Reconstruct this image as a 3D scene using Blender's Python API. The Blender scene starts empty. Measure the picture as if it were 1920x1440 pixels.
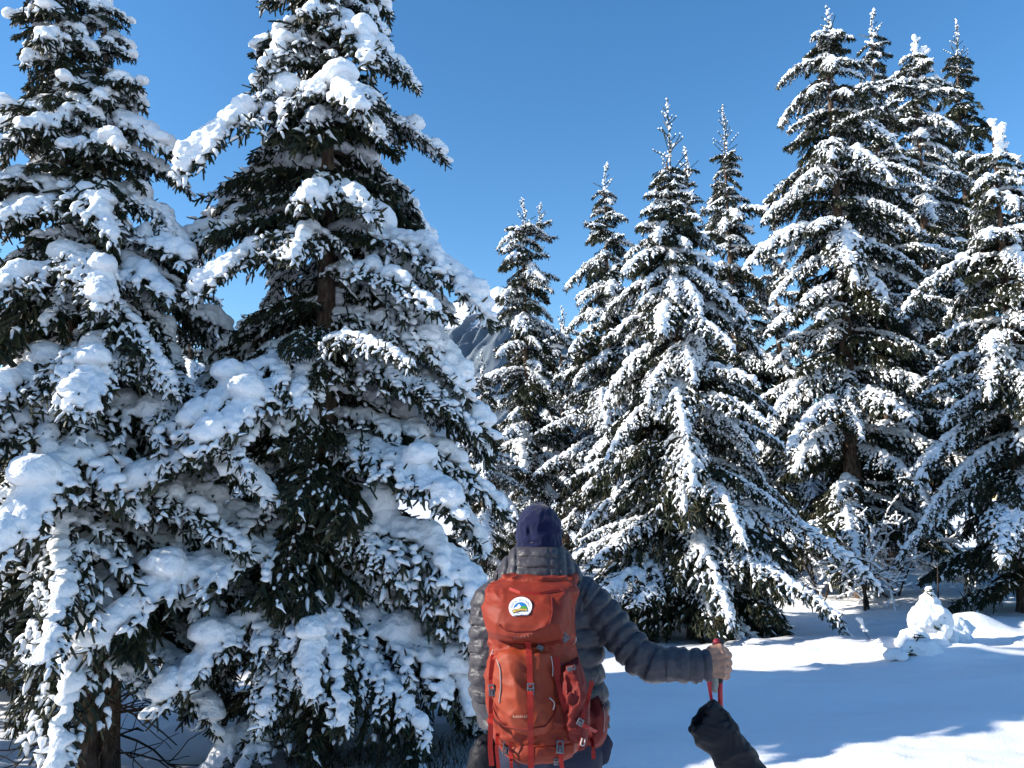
import bpy, math, time
import numpy as np
from mathutils import Vector

T0 = time.time()
scene = bpy.context.scene
COL = scene.collection
RAD = math.radians

# ------------------------------------------------------------------ camera, sky, sun, exposure
CAM_Z, PITCH, FPX = 1.74, RAD(8.5), 1450.0
cam_data = bpy.data.cameras.new('camera')
cam = bpy.data.objects.new('camera', cam_data)
COL.objects.link(cam)
cam.location = (0.0, 0.0, CAM_Z)
cam.rotation_euler = (RAD(90) + PITCH, 0.0, 0.0)
cam_data.sensor_width = 36.0
cam_data.lens = FPX / 1920.0 * 36.0
cam_data.clip_start = 0.05
cam_data.clip_end = 30000.0
scene.camera = cam

SUN_EL, SUN_AZ = RAD(26.0), RAD(8.5)     # azimuth measured from straight left towards the camera side
sun_dir = Vector((-math.cos(SUN_AZ) * math.cos(SUN_EL), -math.sin(SUN_AZ) * math.cos(SUN_EL), math.sin(SUN_EL)))
world = bpy.data.worlds.new('World')
scene.world = world
world.use_nodes = True
wn = world.node_tree
wn.nodes.clear()
w_out = wn.nodes.new('ShaderNodeOutputWorld')
w_bg = wn.nodes.new('ShaderNodeBackground')
w_sky = wn.nodes.new('ShaderNodeTexSky')
w_sky.sky_type = 'NISHITA'
w_sky.sun_disc = False
w_sky.sun_elevation = SUN_EL
w_sky.sun_rotation = math.atan2(sun_dir.x, sun_dir.y)
w_sky.altitude = 1500.0
w_sky.air_density = 1.2
w_sky.dust_density = 0.5
w_sky.ozone_density = 2.0
w_bg.inputs['Strength'].default_value = 0.14
w_hs = wn.nodes.new('ShaderNodeHueSaturation')
w_hs.inputs['Saturation'].default_value = 1.28
wn.links.new(w_sky.outputs[0], w_hs.inputs['Color'])
wn.links.new(w_hs.outputs[0], w_bg.inputs['Color'])
wn.links.new(w_bg.outputs[0], w_out.inputs['Surface'])

sun_data = bpy.data.lights.new('sun', 'SUN')
sun_data.energy = 5.0
sun_data.angle = RAD(0.53)
sun_data.color = (1.0, 0.93, 0.82)
sun = bpy.data.objects.new('sun', sun_data)
COL.objects.link(sun)
sun.location = (-20, -6, 14)
sun.rotation_euler = sun_dir.to_track_quat('Z', 'Y').to_euler()

scene.render.engine = 'CYCLES'
scene.view_settings.view_transform = 'Standard'
scene.view_settings.look = 'None'
scene.view_settings.gamma = 1.0
scene.view_settings.exposure = 0.7
scene.view_settings.use_curve_mapping = False
scene.cycles.use_denoising = True
scene.cycles.max_bounces = 6
scene.cycles.diffuse_bounces = 3
scene.cycles.use_adaptive_sampling = True
scene.cycles.adaptive_threshold = 0.03
scene.cycles.glossy_bounces = 2
scene.cycles.transmission_bounces = 2
scene.cycles.transparent_max_bounces = 4

def P(px, py, Y):
    """world point at depth Y seen at photo position px, py (1920 wide)"""
    xc = (px - 960.0) / FPX
    yc = -(py - 720.0) / FPX
    d = np.array([xc, math.cos(PITCH) - yc * math.sin(PITCH), math.sin(PITCH) + yc * math.cos(PITCH)])
    return np.array([0, 0, CAM_Z]) + d * (Y / d[1])

# ------------------------------------------------------------------ mesh and noise helpers
_lat = np.random.default_rng(7).random((32, 32, 32)).astype(np.float32) * 2 - 1
def noise3(p):
    p = np.asarray(p, dtype=np.float64)
    i = np.floor(p).astype(int)
    f = p - i
    f = f * f * (3 - 2 * f)
    out = 0
    for dx in (0, 1):
        wx = f[..., 0] if dx else 1 - f[..., 0]
        for dy in (0, 1):
            wy = f[..., 1] if dy else 1 - f[..., 1]
            for dz in (0, 1):
                wz = f[..., 2] if dz else 1 - f[..., 2]
                out = out + wx * wy * wz * _lat[(i[..., 0] + dx) & 31, (i[..., 1] + dy) & 31, (i[..., 2] + dz) & 31]
    return out

def fbm(p, octaves=3):
    p = np.asarray(p, dtype=np.float64)
    o, a = 0, 1.0
    for k in range(octaves):
        o = o + a * noise3(p * 2 ** k + 5.3 * k)
        a *= 0.5
    return o

def unit(v):
    return v / np.maximum(np.linalg.norm(v, axis=-1, keepdims=True), 1e-9)

def mesh_np(name, verts, faces, mats=(), smooth=True, mat_idx=None):
    """faces: one (n,3)/(n,4) int array or a list of such arrays"""
    if isinstance(faces, np.ndarray):
        faces = [faces]
    faces = [f for f in faces if len(f)]
    me = bpy.data.meshes.new(name)
    verts = np.ascontiguousarray(verts, dtype=np.float32)
    me.vertices.add(len(verts))
    me.vertices.foreach_set('co', verts.ravel())
    loops = np.concatenate([f.ravel() for f in faces]).astype(np.int32)
    sizes = np.concatenate([np.full(len(f), f.shape[1], dtype=np.int32) for f in faces])
    starts = np.concatenate([[0], np.cumsum(sizes)[:-1]]).astype(np.int32)
    me.loops.add(len(loops))
    me.loops.foreach_set('vertex_index', loops)
    me.polygons.add(len(sizes))
    me.polygons.foreach_set('loop_start', starts)
    if mat_idx is not None:
        me.polygons.foreach_set('material_index', np.asarray(mat_idx, dtype=np.int32))
    me.polygons.foreach_set('use_smooth', np.full(len(sizes), bool(smooth)))
    me.update(calc_edges=True)
    me.validate()
    for m in mats:
        me.materials.append(m)
    return me

def link(name, data, parent=None, loc=None):
    o = bpy.data.objects.new(name, data)
    COL.objects.link(o)
    if parent is not None:
        o.parent = parent
    if loc is not None:
        o.location = loc
    return o

def tag(o, label=None, cat=None, group=None, kind=None):
    if label: o['label'] = label
    if cat: o['category'] = cat
    if group: o['group'] = group
    if kind: o['kind'] = kind
    return o

def empty(name, loc, label, cat, group=None):
    o = link(name, None, None, loc)
    o.empty_display_size = 0.1
    return tag(o, label, cat, group)

def surface_nets(F, origin, h):
    """F < 0 inside; returns verts, quads"""
    nx, ny, nz = F.shape
    S = F < 0
    cnt = np.zeros((nx - 1, ny - 1, nz - 1), dtype=np.int8)
    acc = np.zeros((nx - 1, ny - 1, nz - 1, 3), dtype=np.float32)
    sl = lambda d, n: slice(d, n - 1 + d)
    corner = [(a, b, c) for a in (0, 1) for b in (0, 1) for c in (0, 1)]
    for a in corner:
        for ax in range(3):
            if a[ax]:
                continue
            b = list(a); b[ax] = 1
            ia = (sl(a[0], nx), sl(a[1], ny), sl(a[2], nz))
            ib = (sl(b[0], nx), sl(b[1], ny), sl(b[2], nz))
            m = S[ia] != S[ib]
            idx = np.nonzero(m)
            fa = F[ia][idx]; fb = F[ib][idx]
            t = fa / (fa - fb)
            pos = np.empty((len(t), 3), dtype=np.float32)
            for k in range(3):
                pos[:, k] = a[k]
            pos[:, ax] = t
            acc[idx] += pos
            cnt[idx] += 1
    cells = np.nonzero(cnt > 0)
    vid = -np.ones(cnt.shape, dtype=np.int64)
    vid[cells] = np.arange(len(cells[0]))
    v = acc[cells] / cnt[cells][:, None] + np.stack(cells, 1)
    verts = v * h + np.asarray(origin)
    quads = []
    for ax in range(3):
        i0 = [slice(1, nx - 1), slice(1, ny - 1), slice(1, nz - 1)]
        i1 = list(i0)
        n = (nx, ny, nz)[ax]
        i0[ax] = slice(0, n - 1); i1[ax] = slice(1, n)
        s0 = S[tuple(i0)]; s1 = S[tuple(i1)]
        for flip, m in ((False, s0 & ~s1), (True, ~s0 & s1)):
            g = np.stack(np.nonzero(m), 1)
            if not len(g):
                continue
            off = np.array([1, 1, 1]); off[ax] = 0
            g = g + off
            u, w = (ax + 1) % 3, (ax + 2) % 3
            eu = np.zeros(3, int); eu[u] = 1
            ew = np.zeros(3, int); ew[w] = 1
            q = [g - eu - ew, g - ew, g, g - eu]
            q = np.stack([vid[tuple(c.T)] for c in q], 1)
            if flip:
                q = q[:, ::-1]
            quads.append(q)
    return verts.astype(np.float64), np.concatenate(quads)

def vnormals(v, q):
    a, b, c, d = (v[q[:, k]] for k in range(4))
    fn = np.cross(c - a, d - b)
    n = np.zeros_like(v)
    for k in range(4):
        for j in range(3):
            n[:, j] += np.bincount(q[:, k], fn[:, j], minlength=len(v))
    return unit(n)

def blobs_mesh(bl, h, squash=2.0, k=0.010):
    """smooth union of blobs (x,y,z,r), flat underneath -> verts, quads"""
    bl = np.asarray(bl)
    pad = 4 * k + 2 * h
    lo = (bl[:, :3] - bl[:, 3:4]).min(0) - pad
    hi = (bl[:, :3] + bl[:, 3:4]).max(0) + pad
    n = np.ceil((hi - lo) / h).astype(int) + 1
    E = np.zeros(n, dtype=np.float32)
    ax = [lo[i] + np.arange(n[i]) * h for i in range(3)]
    for x, y, z, r in bl:
        m = r + 4 * k
        a = np.maximum(((np.array([x, y, z]) - m - lo) / h).astype(int), 0)
        b = np.minimum(((np.array([x, y, z]) + m - lo) / h).astype(int) + 2, n)
        dx = (ax[0][a[0]:b[0]] - x)[:, None, None]
        dy = (ax[1][a[1]:b[1]] - y)[None, :, None]
        dz = ax[2][a[2]:b[2]] - z
        dz = np.where(dz < 0, dz * squash, dz)[None, None, :]
        d = np.sqrt(dx * dx + dy * dy + dz * dz) - r
        E[a[0]:b[0], a[1]:b[1], a[2]:b[2]] += np.exp(-d / k).astype(np.float32)
    F = -k * np.log(E + 1e-12)
    return surface_nets(F, lo, h)

def tube(pts, rad, sides=6, cap=True, roll=0.0):
    """tapered tube along pts; returns verts, quads(+tris as degenerate-free list)"""
    pts = np.asarray(pts, float); n = len(pts)
    rad = np.broadcast_to(np.asarray(rad, float), (n,))
    t = np.gradient(pts, axis=0)
    t = unit(t)
    ref = np.array([0.0, 0.0, 1.0]) if abs(t[0][2]) < 0.9 else np.array([1.0, 0.0, 0.0])
    u = np.zeros_like(pts)
    c = ref - t[0] * ref.dot(t[0]); u[0] = c / np.linalg.norm(c)
    for i in range(1, n):
        c = u[i - 1] - t[i] * u[i - 1].dot(t[i])
        u[i] = c / max(np.linalg.norm(c), 1e-9)
    w = np.cross(t, u)
    a = np.arange(sides) / sides * 2 * math.pi + roll
    v = pts[:, None, :] + rad[:, None, None] * (np.cos(a)[None, :, None] * u[:, None, :] + np.sin(a)[None, :, None] * w[:, None, :])
    v = v.reshape(-1, 3)
    i = np.arange(n - 1)[:, None] * sides
    j = np.arange(sides)[None, :]
    j2 = (j + 1) % sides
    q = np.stack([i + j, i + j2, i + sides + j2, i + sides + j], -1).reshape(-1, 4)
    tr = np.zeros((0, 3), int)
    if cap:
        v = np.concatenate([v, pts[:1], pts[-1:]])
        s0, s1 = len(v) - 2, len(v) - 1
        jj = np.arange(sides); jj2 = (jj + 1) % sides
        t0 = np.stack([jj2, jj, np.full(sides, s0)], 1)
        b = (n - 1) * sides
        t1 = np.stack([b + jj, b + jj2, np.full(sides, s1)], 1)
        tr = np.concatenate([t0, t1])
    return v, q, tr

def join(parts):
    """[(verts, quads, tris)] -> verts, [quads, tris]"""
    V, Q, T, o = [], [], [], 0
    for p in parts:
        v, q = p[0], p[1]
        t = p[2] if len(p) > 2 else np.zeros((0, 3), int)
        V.append(v); Q.append(q + o); T.append(t + o)
        o += len(v)
    return np.concatenate(V), [np.concatenate(Q).astype(int), np.concatenate(T).astype(int)]

# ------------------------------------------------------------------ materials
def material(name, base, rough=0.7, spec=0.3, metallic=0.0):
    m = bpy.data.materials.new(name)
    m.use_nodes = True
    b = m.node_tree.nodes['Principled BSDF']
    b.inputs['Base Color'].default_value = (*base, 1)
    b.inputs['Roughness'].default_value = rough
    b.inputs['Specular IOR Level'].default_value = spec
    b.inputs['Metallic'].default_value = metallic
    return m, m.node_tree, b

def add_bump(nt, b, scale, strength, dist, detail=3.0, coord='Object', stretch=None):
    tc = nt.nodes.new('ShaderNodeTexCoord')
    nz = nt.nodes.new('ShaderNodeTexNoise')
    nz.inputs['Scale'].default_value = scale
    nz.inputs['Detail'].default_value = detail
    src = tc.outputs[coord]
    if stretch:
        mp = nt.nodes.new('ShaderNodeMapping')
        mp.inputs['Scale'].default_value = stretch
        nt.links.new(src, mp.inputs['Vector'])
        src = mp.outputs[0]
    nt.links.new(src, nz.inputs['Vector'])
    bp = nt.nodes.new('ShaderNodeBump')
    bp.inputs['Strength'].default_value = strength
    bp.inputs['Distance'].default_value = dist
    nt.links.new(nz.outputs['Fac'], bp.inputs['Height'])
    nt.links.new(bp.outputs[0], b.inputs['Normal'])
    return nz

def ramp_color(nt, b, fac_socket, stops):
    r = nt.nodes.new('ShaderNodeValToRGB')
    el = r.color_ramp.elements
    while len(el) < len(stops):
        el.new(0.5)
    for e, (p, c) in zip(el, stops):
        e.position = p
        e.color = (*c, 1)
    nt.links.new(fac_socket, r.inputs['Fac'])
    nt.links.new(r.outputs[0], b.inputs['Base Color'])
    return r

M = {}
m, nt, b = material('snow_on_boughs', (0.86, 0.87, 0.89), 0.75, 0.2)
add_bump(nt, b, 60.0, 0.55, 0.02, 3.0)
M['snow'] = m
m, nt, b = material('snow_on_ground', (0.84, 0.85, 0.88), 0.7, 0.25)
nzc = add_bump(nt, b, 48.0, 0.42, 0.014, 4.0)
M['ground'] = m
m, nt, b = material('spruce_needles', (0.035, 0.055, 0.02), 0.55, 0.3)
g = nt.nodes.new('ShaderNodeNewGeometry')
ramp_color(nt, b, g.outputs['Random Per Island'], [(0.0, (0.010, 0.014, 0.008)), (0.55, (0.020, 0.028, 0.013)), (0.88, (0.042, 0.045, 0.018)), (1.0, (0.09, 0.065, 0.030))])
M['needle'] = m
m, nt, b = material('spruce_needles_dark', (0.02, 0.04, 0.025), 0.55, 0.3)
g = nt.nodes.new('ShaderNodeNewGeometry')
ramp_color(nt, b, g.outputs['Random Per Island'], [(0.0, (0.010, 0.020, 0.014)), (0.6, (0.022, 0.042, 0.030)), (1.0, (0.05, 0.07, 0.05))])
M['needle_dark'] = m
m, nt, b = material('spruce_bark', (0.09, 0.06, 0.045), 0.9, 0.1)
nz = add_bump(nt, b, 26.0, 0.9, 0.03, 6.0, stretch=(1, 1, 0.35))
ramp_color(nt, b, nz.outputs['Fac'], [(0.3, (0.035, 0.025, 0.02)), (0.5, (0.11, 0.075, 0.055)), (0.72, (0.20, 0.15, 0.12))])
M['bark'] = m
m, nt, b = material('twig_bark', (0.045, 0.032, 0.024), 0.85, 0.15)
M['twig'] = m

# ------------------------------------------------------------------ ground
MOUNDS = []     # x, y, radius x, radius y, height
def ground_h(x, y):
    x = np.asarray(x, float); y = np.asarray(y, float)
    z0 = np.zeros_like(x)
    q = np.stack([x * 0.30, y * 0.55, z0 + 3.1], -1)
    h = 0.16 * noise3(q) + 0.055 * noise3(np.stack([x * 0.8 + 9, y * 1.7, z0 + 1.7], -1))
    h = h + 0.018 * noise3(np.stack([x * 2.1 + 2, y * 4.0, z0 + 7.2], -1)) + 0.006 * noise3(np.stack([x * 7, y * 9, z0], -1))
    h = h + 0.07 * np.clip(noise3(np.stack([x * 4.3 + 3, y * 5.1, z0 + 4.4], -1)) - 0.52, 0, 1)
    h = h * np.clip(1.15 - np.hypot(x, y - 6) / 60, 0.15, 1)
    # gentle rise to the right, a low crest in front of the left trees
    h = h + 0.06 * np.clip((x - 2.5) / 3, 0, 3) * np.clip((y - 6) / 4, 0, 2)
    h = h + 0.16 * np.exp(-((y - 4.8 + 0.06 * x) / 0.5) ** 2) * np.clip((0.6 - x) / 1.5, 0, 1)
    h = h - 0.05 * np.exp(-((x - 0.15) ** 2 + (y - 3.1) ** 2) / 0.5)
    h = h - 0.22 * np.exp(-((x + 2.6) / 2.6) ** 4 - ((y - 6.7) / 0.9) ** 2)
    for mx, my, rx, ry, mh in MOUNDS:
        d2 = ((x - mx) / rx) ** 2 + ((y - my) / ry) ** 2
        h = h + mh * np.exp(-d2 ** 1.3)
    return h
def gz(x, y):
    return float(ground_h(np.array([x]), np.array([y]))[0])
MOUNDS += [(5.50, 9.7, 0.42, 0.34, 0.27), (4.28, 9.1, 0.22, 0.2, 0.13), (4.75, 8.75, 0.55, 0.35, 0.13),
           (2.1, 8.1, 0.8, 0.35, 0.10), (-0.6, 5.15, 1.6, 0.35, 0.05), (3.3, 9.6, 1.3, 0.5, 0.10),
           (-2.6, 8.6, 0.5, 0.4, 0.25), (-4.4, 8.0, 0.8, 0.5, 0.2)]

def build_ground():
    def axis(lo, hi, step, far):
        core = np.arange(lo, hi, step)
        out, s, v = [], step, hi
        while v < far:
            out.append(v); s *= 1.16; v += s
        low, s, v = [], step, lo - step
        while v > -far:
            low.append(v); s *= 1.16; v -= s
        return np.array(low[::-1] + list(core) + out)
    xs = axis(-7.0, 9.0, 0.05, 9000.0)
    ys = axis(1.0, 13.0, 0.035, 9000.0)
    X, Y = np.meshgrid(xs, ys, indexing='ij')
    Z = ground_h(X, Y)
    v = np.stack([X, Y, Z], -1).reshape(-1, 3)
    i = np.arange(len(xs) - 1)[:, None] * len(ys); j = np.arange(len(ys) - 1)[None, :]
    a = i + j
    q = np.stack([a, a + len(ys), a + len(ys) + 1, a + 1], -1).reshape(-1, 4)
    o = link('snow_ground', mesh_np('snow_ground', v, q, [M['ground']]))
    tag(o, 'smooth windblown snow field with low drifts', None, None, 'structure')
build_ground()

def build_mountain():
    m, nt, b = material('mountain_snow', (0.8, 0.82, 0.86), 0.9, 0.05)
    g = nt.nodes.new('ShaderNodeNewGeometry')
    sx = nt.nodes.new('ShaderNodeSeparateXYZ')
    nt.links.new(g.outputs['Normal'], sx.inputs[0])
    tc = nt.nodes.new('ShaderNodeTexCoord')
    nz = nt.nodes.new('ShaderNodeTexNoise'); nz.inputs['Scale'].default_value = 0.028; nz.inputs['Detail'].default_value = 6
    nt.links.new(tc.outputs['Object'], nz.inputs['Vector'])
    ad = nt.nodes.new('ShaderNodeMath'); ad.operation = 'MULTIPLY_ADD'
    nt.links.new(nz.outputs['Fac'], ad.inputs[0]); ad.inputs[1].default_value = 0.35
    nt.links.new(sx.outputs['Z'], ad.inputs[2])
    rc = ramp_color(nt, b, ad.outputs[0], [(0.80, (0.20, 0.20, 0.22)), (0.87, (0.82, 0.84, 0.88))])
    so = nt.nodes.new('ShaderNodeSeparateXYZ'); nt.links.new(tc.outputs['Object'], so.inputs[0])
    ma = nt.nodes.new('ShaderNodeMath'); ma.operation = 'MULTIPLY_ADD'
    nt.links.new(nz.outputs['Fac'], ma.inputs[0]); ma.inputs[1].default_value = 420.0; nt.links.new(so.outputs['Z'], ma.inputs[2])
    mr = nt.nodes.new('ShaderNodeMapRange'); mr.inputs['From Min'].default_value = 1270.0; mr.inputs['From Max'].default_value = 1370.0
    nt.links.new(ma.outputs[0], mr.inputs['Value'])
    mx = nt.nodes.new('ShaderNodeMix'); mx.data_type = 'RGBA'
    mx.inputs[6].default_value = (0.14, 0.17, 0.20, 1)  # forest on the lower slope, with distance haze put into its blue tint
    nt.links.new(mr.outputs[0], mx.inputs[0]); nt.links.new(rc.outputs[0], mx.inputs[7]); nt.links.new(mx.outputs[2], b.inputs['Base Color'])
    # crest line through photo points, falling towards the camera
    D = 5200.0
    crest = [(480, 760), (640, 690), (760, 630), (820, 590), (862, 558), (880, 553), (898, 555), (915, 544), (934, 535), (952, 540), (985, 575), (1040, 615), (1100, 650), (1220, 720), (1400, 800)]
    cx = np.array([P(a, bb, D)[0] for a, bb in crest]); cz = np.array([P(a, bb, D)[2] for a, bb in crest])
    xs = np.linspace(cx[0], cx[-1], 700)
    top = np.interp(xs, cx, cz)
    ts = np.linspace(0, 1, 110) ** 1.4
    V = []
    for x, z in zip(xs, top):
        yy = D - 2600 * ts
        zz = z * (1 - ts) ** 1.15
        V.append(np.stack([np.full_like(ts, x), yy, zz], -1))
    V = np.array(V)
    nn = fbm(V / 300.0, 6)
    rib = np.abs(noise3(np.stack([V[..., 0] / 95 - V[..., 1] / 260, V[..., 1] / 900, V[..., 2] * 0 + 2.2], -1)))
    rib2 = np.abs(noise3(np.stack([V[..., 0] / 38 - V[..., 1] / 120, V[..., 1] / 400, V[..., 2] * 0 + 5.2], -1)))
    grow = np.sin(np.clip(ts * 7, 0, math.pi / 2))
    V[..., 2] += (nn * 45 - rib * 95 - rib2 * 34) * (0.12 + 0.88 * grow) * (1 - ts * 0.6)
    n, k = V.shape[:2]
    back = V[:, :1].copy(); back[..., 1] += 2500; back[..., 2] = -50
    V = np.concatenate([back, V], 1); k += 1
    i = np.arange(n - 1)[:, None] * k; j = np.arange(k - 1)[None, :]
    a = i + j
    q = np.stack([a, a + 1, a + k + 1, a + k], -1).reshape(-1, 4)
    o = link('mountain', mesh_np('mountain', V.reshape(-1, 3), q, [m]))
    tag(o, 'distant snowy mountain ridge between the spruces', None, None, 'structure')
build_mountain()

# ------------------------------------------------------------------ spruce boughs (shared meshes)
def shoots_mesh(A, B, width, n_needle, length, rng, wood=None):
    """needle covered shoots A->B : thin needle triangles plus a three sided core"""
    n = len(A)
    D = B - A
    T = unit(D)
    ref = np.where(np.abs(T[:, 2:3]) < 0.9, np.array([[0, 0, 1.0]]), np.array([[1.0, 0, 0]]))
    U = unit(np.cross(T, ref)); W = np.cross(T, U)
    t = (np.arange(n_needle)[None, :] + rng.random((n, n_needle))) / n_needle
    ph = rng.random((n, n_needle)) * 2 * math.pi
    R = np.cos(ph)[..., None] * U[:, None] + np.sin(ph)[..., None] * W[:, None]
    base = A[:, None] + t[..., None] * D[:, None]
    ang = RAD(48) + rng.normal(0, 0.2, (n, n_needle))
    ang = ang * (1 - 0.75 * np.clip(t - 0.7, 0, 1) / 0.3)
    dirn = R * np.sin(ang)[..., None] + T[:, None] * np.cos(ang)[..., None]
    ln = length * (0.75 + 0.5 * rng.random((n, n_needle)))
    tip = base + dirn * ln[..., None]
    side = unit(np.cross(dirn, R + 0.3 * T[:, None])) * (width * 0.5)
    tri = np.stack([base - side, base + side, tip], 2).reshape(-1, 3)
    fn = np.arange(len(tri)).reshape(-1, 3)
    # core
    c = []
    for k in range(3):
        a = k * 2.0944
        r = math.cos(a) * U + math.sin(a) * W
        c.append(A + r * 0.009); c.append(B + r * 0.006)
    C = np.stack(c, 1).reshape(-1, 3)
    o = len(tri) + np.arange(n)[:, None] * 6
    q = np.concatenate([np.stack([o[:, 0] + 2 * k, o[:, 0] + 2 * ((k + 1) % 3), o[:, 0] + 2 * ((k + 1) % 3) + 1, o[:, 0] + 2 * k + 1], 1) for k in range(3)])
    return np.concatenate([tri, C]), q, fn

def sausages(A, B, r, rng):
    """little ridges of snow lying along the shoots"""
    A = np.asarray(A); B = np.asarray(B); r = np.asarray(r)
    T = unit(B - A)
    U = unit(np.cross(T, np.array([[0.05, 0.0, 1.0]])))
    W = np.cross(U, T)
    n = len(A)
    ts = np.array([-0.05, 0.22, 0.62, 0.98]); rs = np.array([0.2, 1.0, 0.85, 0.15])
    an = np.arange(5) / 5 * 2 * math.pi
    jit = 0.75 + 0.5 * rng.random((n, 4))
    c = A[:, None] + ts[None, :, None] * (B - A)[:, None]
    c = c + np.array([0, 0, 1.0]) * (r[:, None] * rs[None] * jit * 0.75)[..., None] + rng.normal(0, 0.002, (n, 4, 3))
    rad = (r[:, None] * rs[None] * jit)[:, :, None, None]
    v = c[:, :, None] + rad * (np.cos(an)[None, None, :, None] * U[:, None, None] + 0.85 * np.sin(an)[None, None, :, None] * W[:, None, None])
    v = v.reshape(-1, 3)
    o = (np.arange(n) * 20)[:, None, None]; i = (np.arange(3) * 5)[None, :, None]; j = np.arange(5)[None, None, :]; j2 = (j + 1) % 5
    q = np.stack([o + i + j, o + i + j2, o + i + 5 + j2, o + i + 5 + j], -1).reshape(-1, 4)
    return v, q

BOUGHS = {}      # kind -> list of dict(mesh, snow, reach, drop, L)
def gen_bough(kind, L, p, seed):
    rng = np.random.default_rng(seed)
    n = 26
    s = np.linspace(0, 1, n + 1)
    th0 = RAD(p['th0'] + rng.uniform(-7, 7)); th1 = RAD(p['th1'] + rng.uniform(-10, 10))
    th = th0 + (th1 - th0) * s ** p.get('pw', 0.8) + RAD(p.get('tip', 0)) * np.clip((s - 0.75) / 0.25, 0, 1)
    yaw = rng.uniform(-0.25, 0.25) * s + 0.10 * np.sin(s * rng.uniform(3, 6) + rng.uniform(0, 6))
    d = np.stack([np.cos(th) * np.cos(yaw), np.cos(th) * np.sin(yaw), np.sin(th)], -1)
    ax = np.concatenate([[[0, 0, 0]], np.cumsum(d[:-1] * (L / n), 0)])
    at = lambda u: np.array([np.interp(u, s, ax[:, k]) for k in range(3)])
    tan = lambda u: unit(np.array([np.interp(u, s, d[:, k]) for k in range(3)]))
    parts = [tube(ax, 0.006 + 0.011 * L * (1 - s) ** 1.2, 5, False)]
    A, B, blobs = [], [], []
    SA, SB, SR = [], [], []
    W = p['w'] * L ** 0.75
    sp = p.get('sp', 0.06)
    up = np.array([0, 0, 1.0])
    bare = rng.random(8)          # coverage along the bough
    def cover(u, side):
        k = u * 6 + (0.5 if side > 0 else 0)
        i = int(k) % 8
        return bare[i] * (1 - (k % 1)) + bare[(i + 1) % 8] * (k % 1)
    u = p.get('u0', 0.10)
    while u < 0.985:
        for side in (-1, 1):
            uu = min(u + rng.uniform(-0.3, 0.3) * sp / L, 0.99)
            shape = min(1.0, (uu / 0.28) ** 0.7) * (max(0.0, (1 - uu) / 0.72) ** 0.75 if uu > 0.28 else 1.0)
            l = max(0.07, W * shape * rng.uniform(0.6, 1.1))
            T = tan(uu); lat = unit(np.array([-T[1], T[0], 0])) * side
            a = RAD(rng.uniform(48, 68) - 18 * uu)
            d0 = unit(T * math.cos(a) + lat * math.sin(a) + up * rng.uniform(-0.1, 0.12))
            g = p['hang'] * rng.uniform(0.6, 1.4)
            m = max(3, int(l / 0.055))
            us = np.linspace(0, 1, m + 1)
            dd = unit(d0[None] - np.array([0, 0, 1.0])[None] * (g * us[:, None]) + rng.normal(0, 0.06, (m + 1, 3)))
            pt = at(uu) + np.concatenate([[[0, 0, 0]], np.cumsum(dd[:-1] * (l / m), 0)])
            parts.append(tube(pt, np.linspace(0.005, 0.0025, m + 1), 3, False))
            A += list(pt[:-1]); B += list(pt[1:])
            sv = unit(np.cross(dd, up[None] + rng.normal(0, 0.1, 3)))
            for i in range(m):
                for sg in (-1, 1):
                    q0 = pt[i] + (pt[i + 1] - pt[i]) * rng.random()
                    e = unit(dd[i] * 0.75 + sg * sv[i] * rng.uniform(0.35, 0.85) + rng.normal(0, 0.22, 3) - up * p['hang3'] * rng.random() ** 0.7 + up * (1.5 * rng.random() if rng.random() < p.get('poke', 0.12) else 0.0))
                    ll = rng.uniform(0.045, 0.10) * (1.1 - 0.4 * us[i])
                    A.append(q0); B.append(q0 + e * ll)
                    if rng.random() < p.get('under', 0.35):
                        e2 = unit(dd[i] * 0.5 + rng.normal(0, 0.35, 3) - up * rng.uniform(0.5, 1.3))
                        A.append(q0); B.append(q0 + e2 * rng.uniform(0.045, 0.095))
                    if rng.random() < p['shoot_snow']:
                        SA.append(q0); SB.append(q0 + e * ll); SR.append(rng.uniform(0.010, 0.019) * p.get('fine', 1.0))
            # snow along the twig
            c = cover(uu, side)
            if p['snow'] > 0 and c > p['bare']:
                reach = min(1.0, p['cov'] * (0.55 + 0.7 * c))
                r0 = p['rt'] * rng.uniform(0.75, 1.25)
                for f in np.arange(0.05, reach, 0.032 / l):
                    if rng.random() < p['skip']:
                        continue
                    q0 = np.array([np.interp(f, us, pt[:, k]) for k in range(3)])
                    r = max(0.013, r0 * (1.2 - 0.75 * f) * rng.uniform(0.7, 1.25))
                    blobs.append([*(q0 + up * r * 0.75 + rng.normal(0, 0.006, 3)), r])
        u += sp / L * rng.uniform(0.8, 1.2)
    # tip and axis shoots
    for i in range(int(n * 0.35), n):
        A.append(ax[i]); B.append(ax[i + 1])
    for i in range(int(L / 0.022)):        # shoots hanging under the main axis
        q0 = at(rng.uniform(0.1, 0.97))
        e2 = unit(np.array([rng.normal(0.3, 0.4), rng.normal(0, 0.5), -rng.uniform(0.4, 1.2)]))
        A.append(q0); B.append(q0 + e2 * rng.uniform(0.05, 0.10))
    if p['snow'] > 0:
        for f in np.arange(0.03, 1.0, 0.035 / L):
            if rng.random() < p['skip'] * 0.6:
                continue
            r = p['ra'] * (1.05 - 0.45 * f) * (0.8 + 0.5 * rng.random())
            r *= min(1.0, 0.55 + 2.2 * f)
            if f > 0.2 and rng.random() < p.get('lump', 0.0):
                r *= rng.uniform(1.25, 1.8)
            blobs.append([*(at(f) + up * r * 0.7 + rng.normal(0, 0.012, 3)), r])
    A = np.array(A); B = np.array(B)
    v1, q1, t1 = shoots_mesh(A, B, p.get('nw', 0.005), p.get('nn', 16), p.get('nl', 0.0165), rng)
    v2, f2 = join(parts)
    V = np.concatenate([v1, v2])
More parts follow.
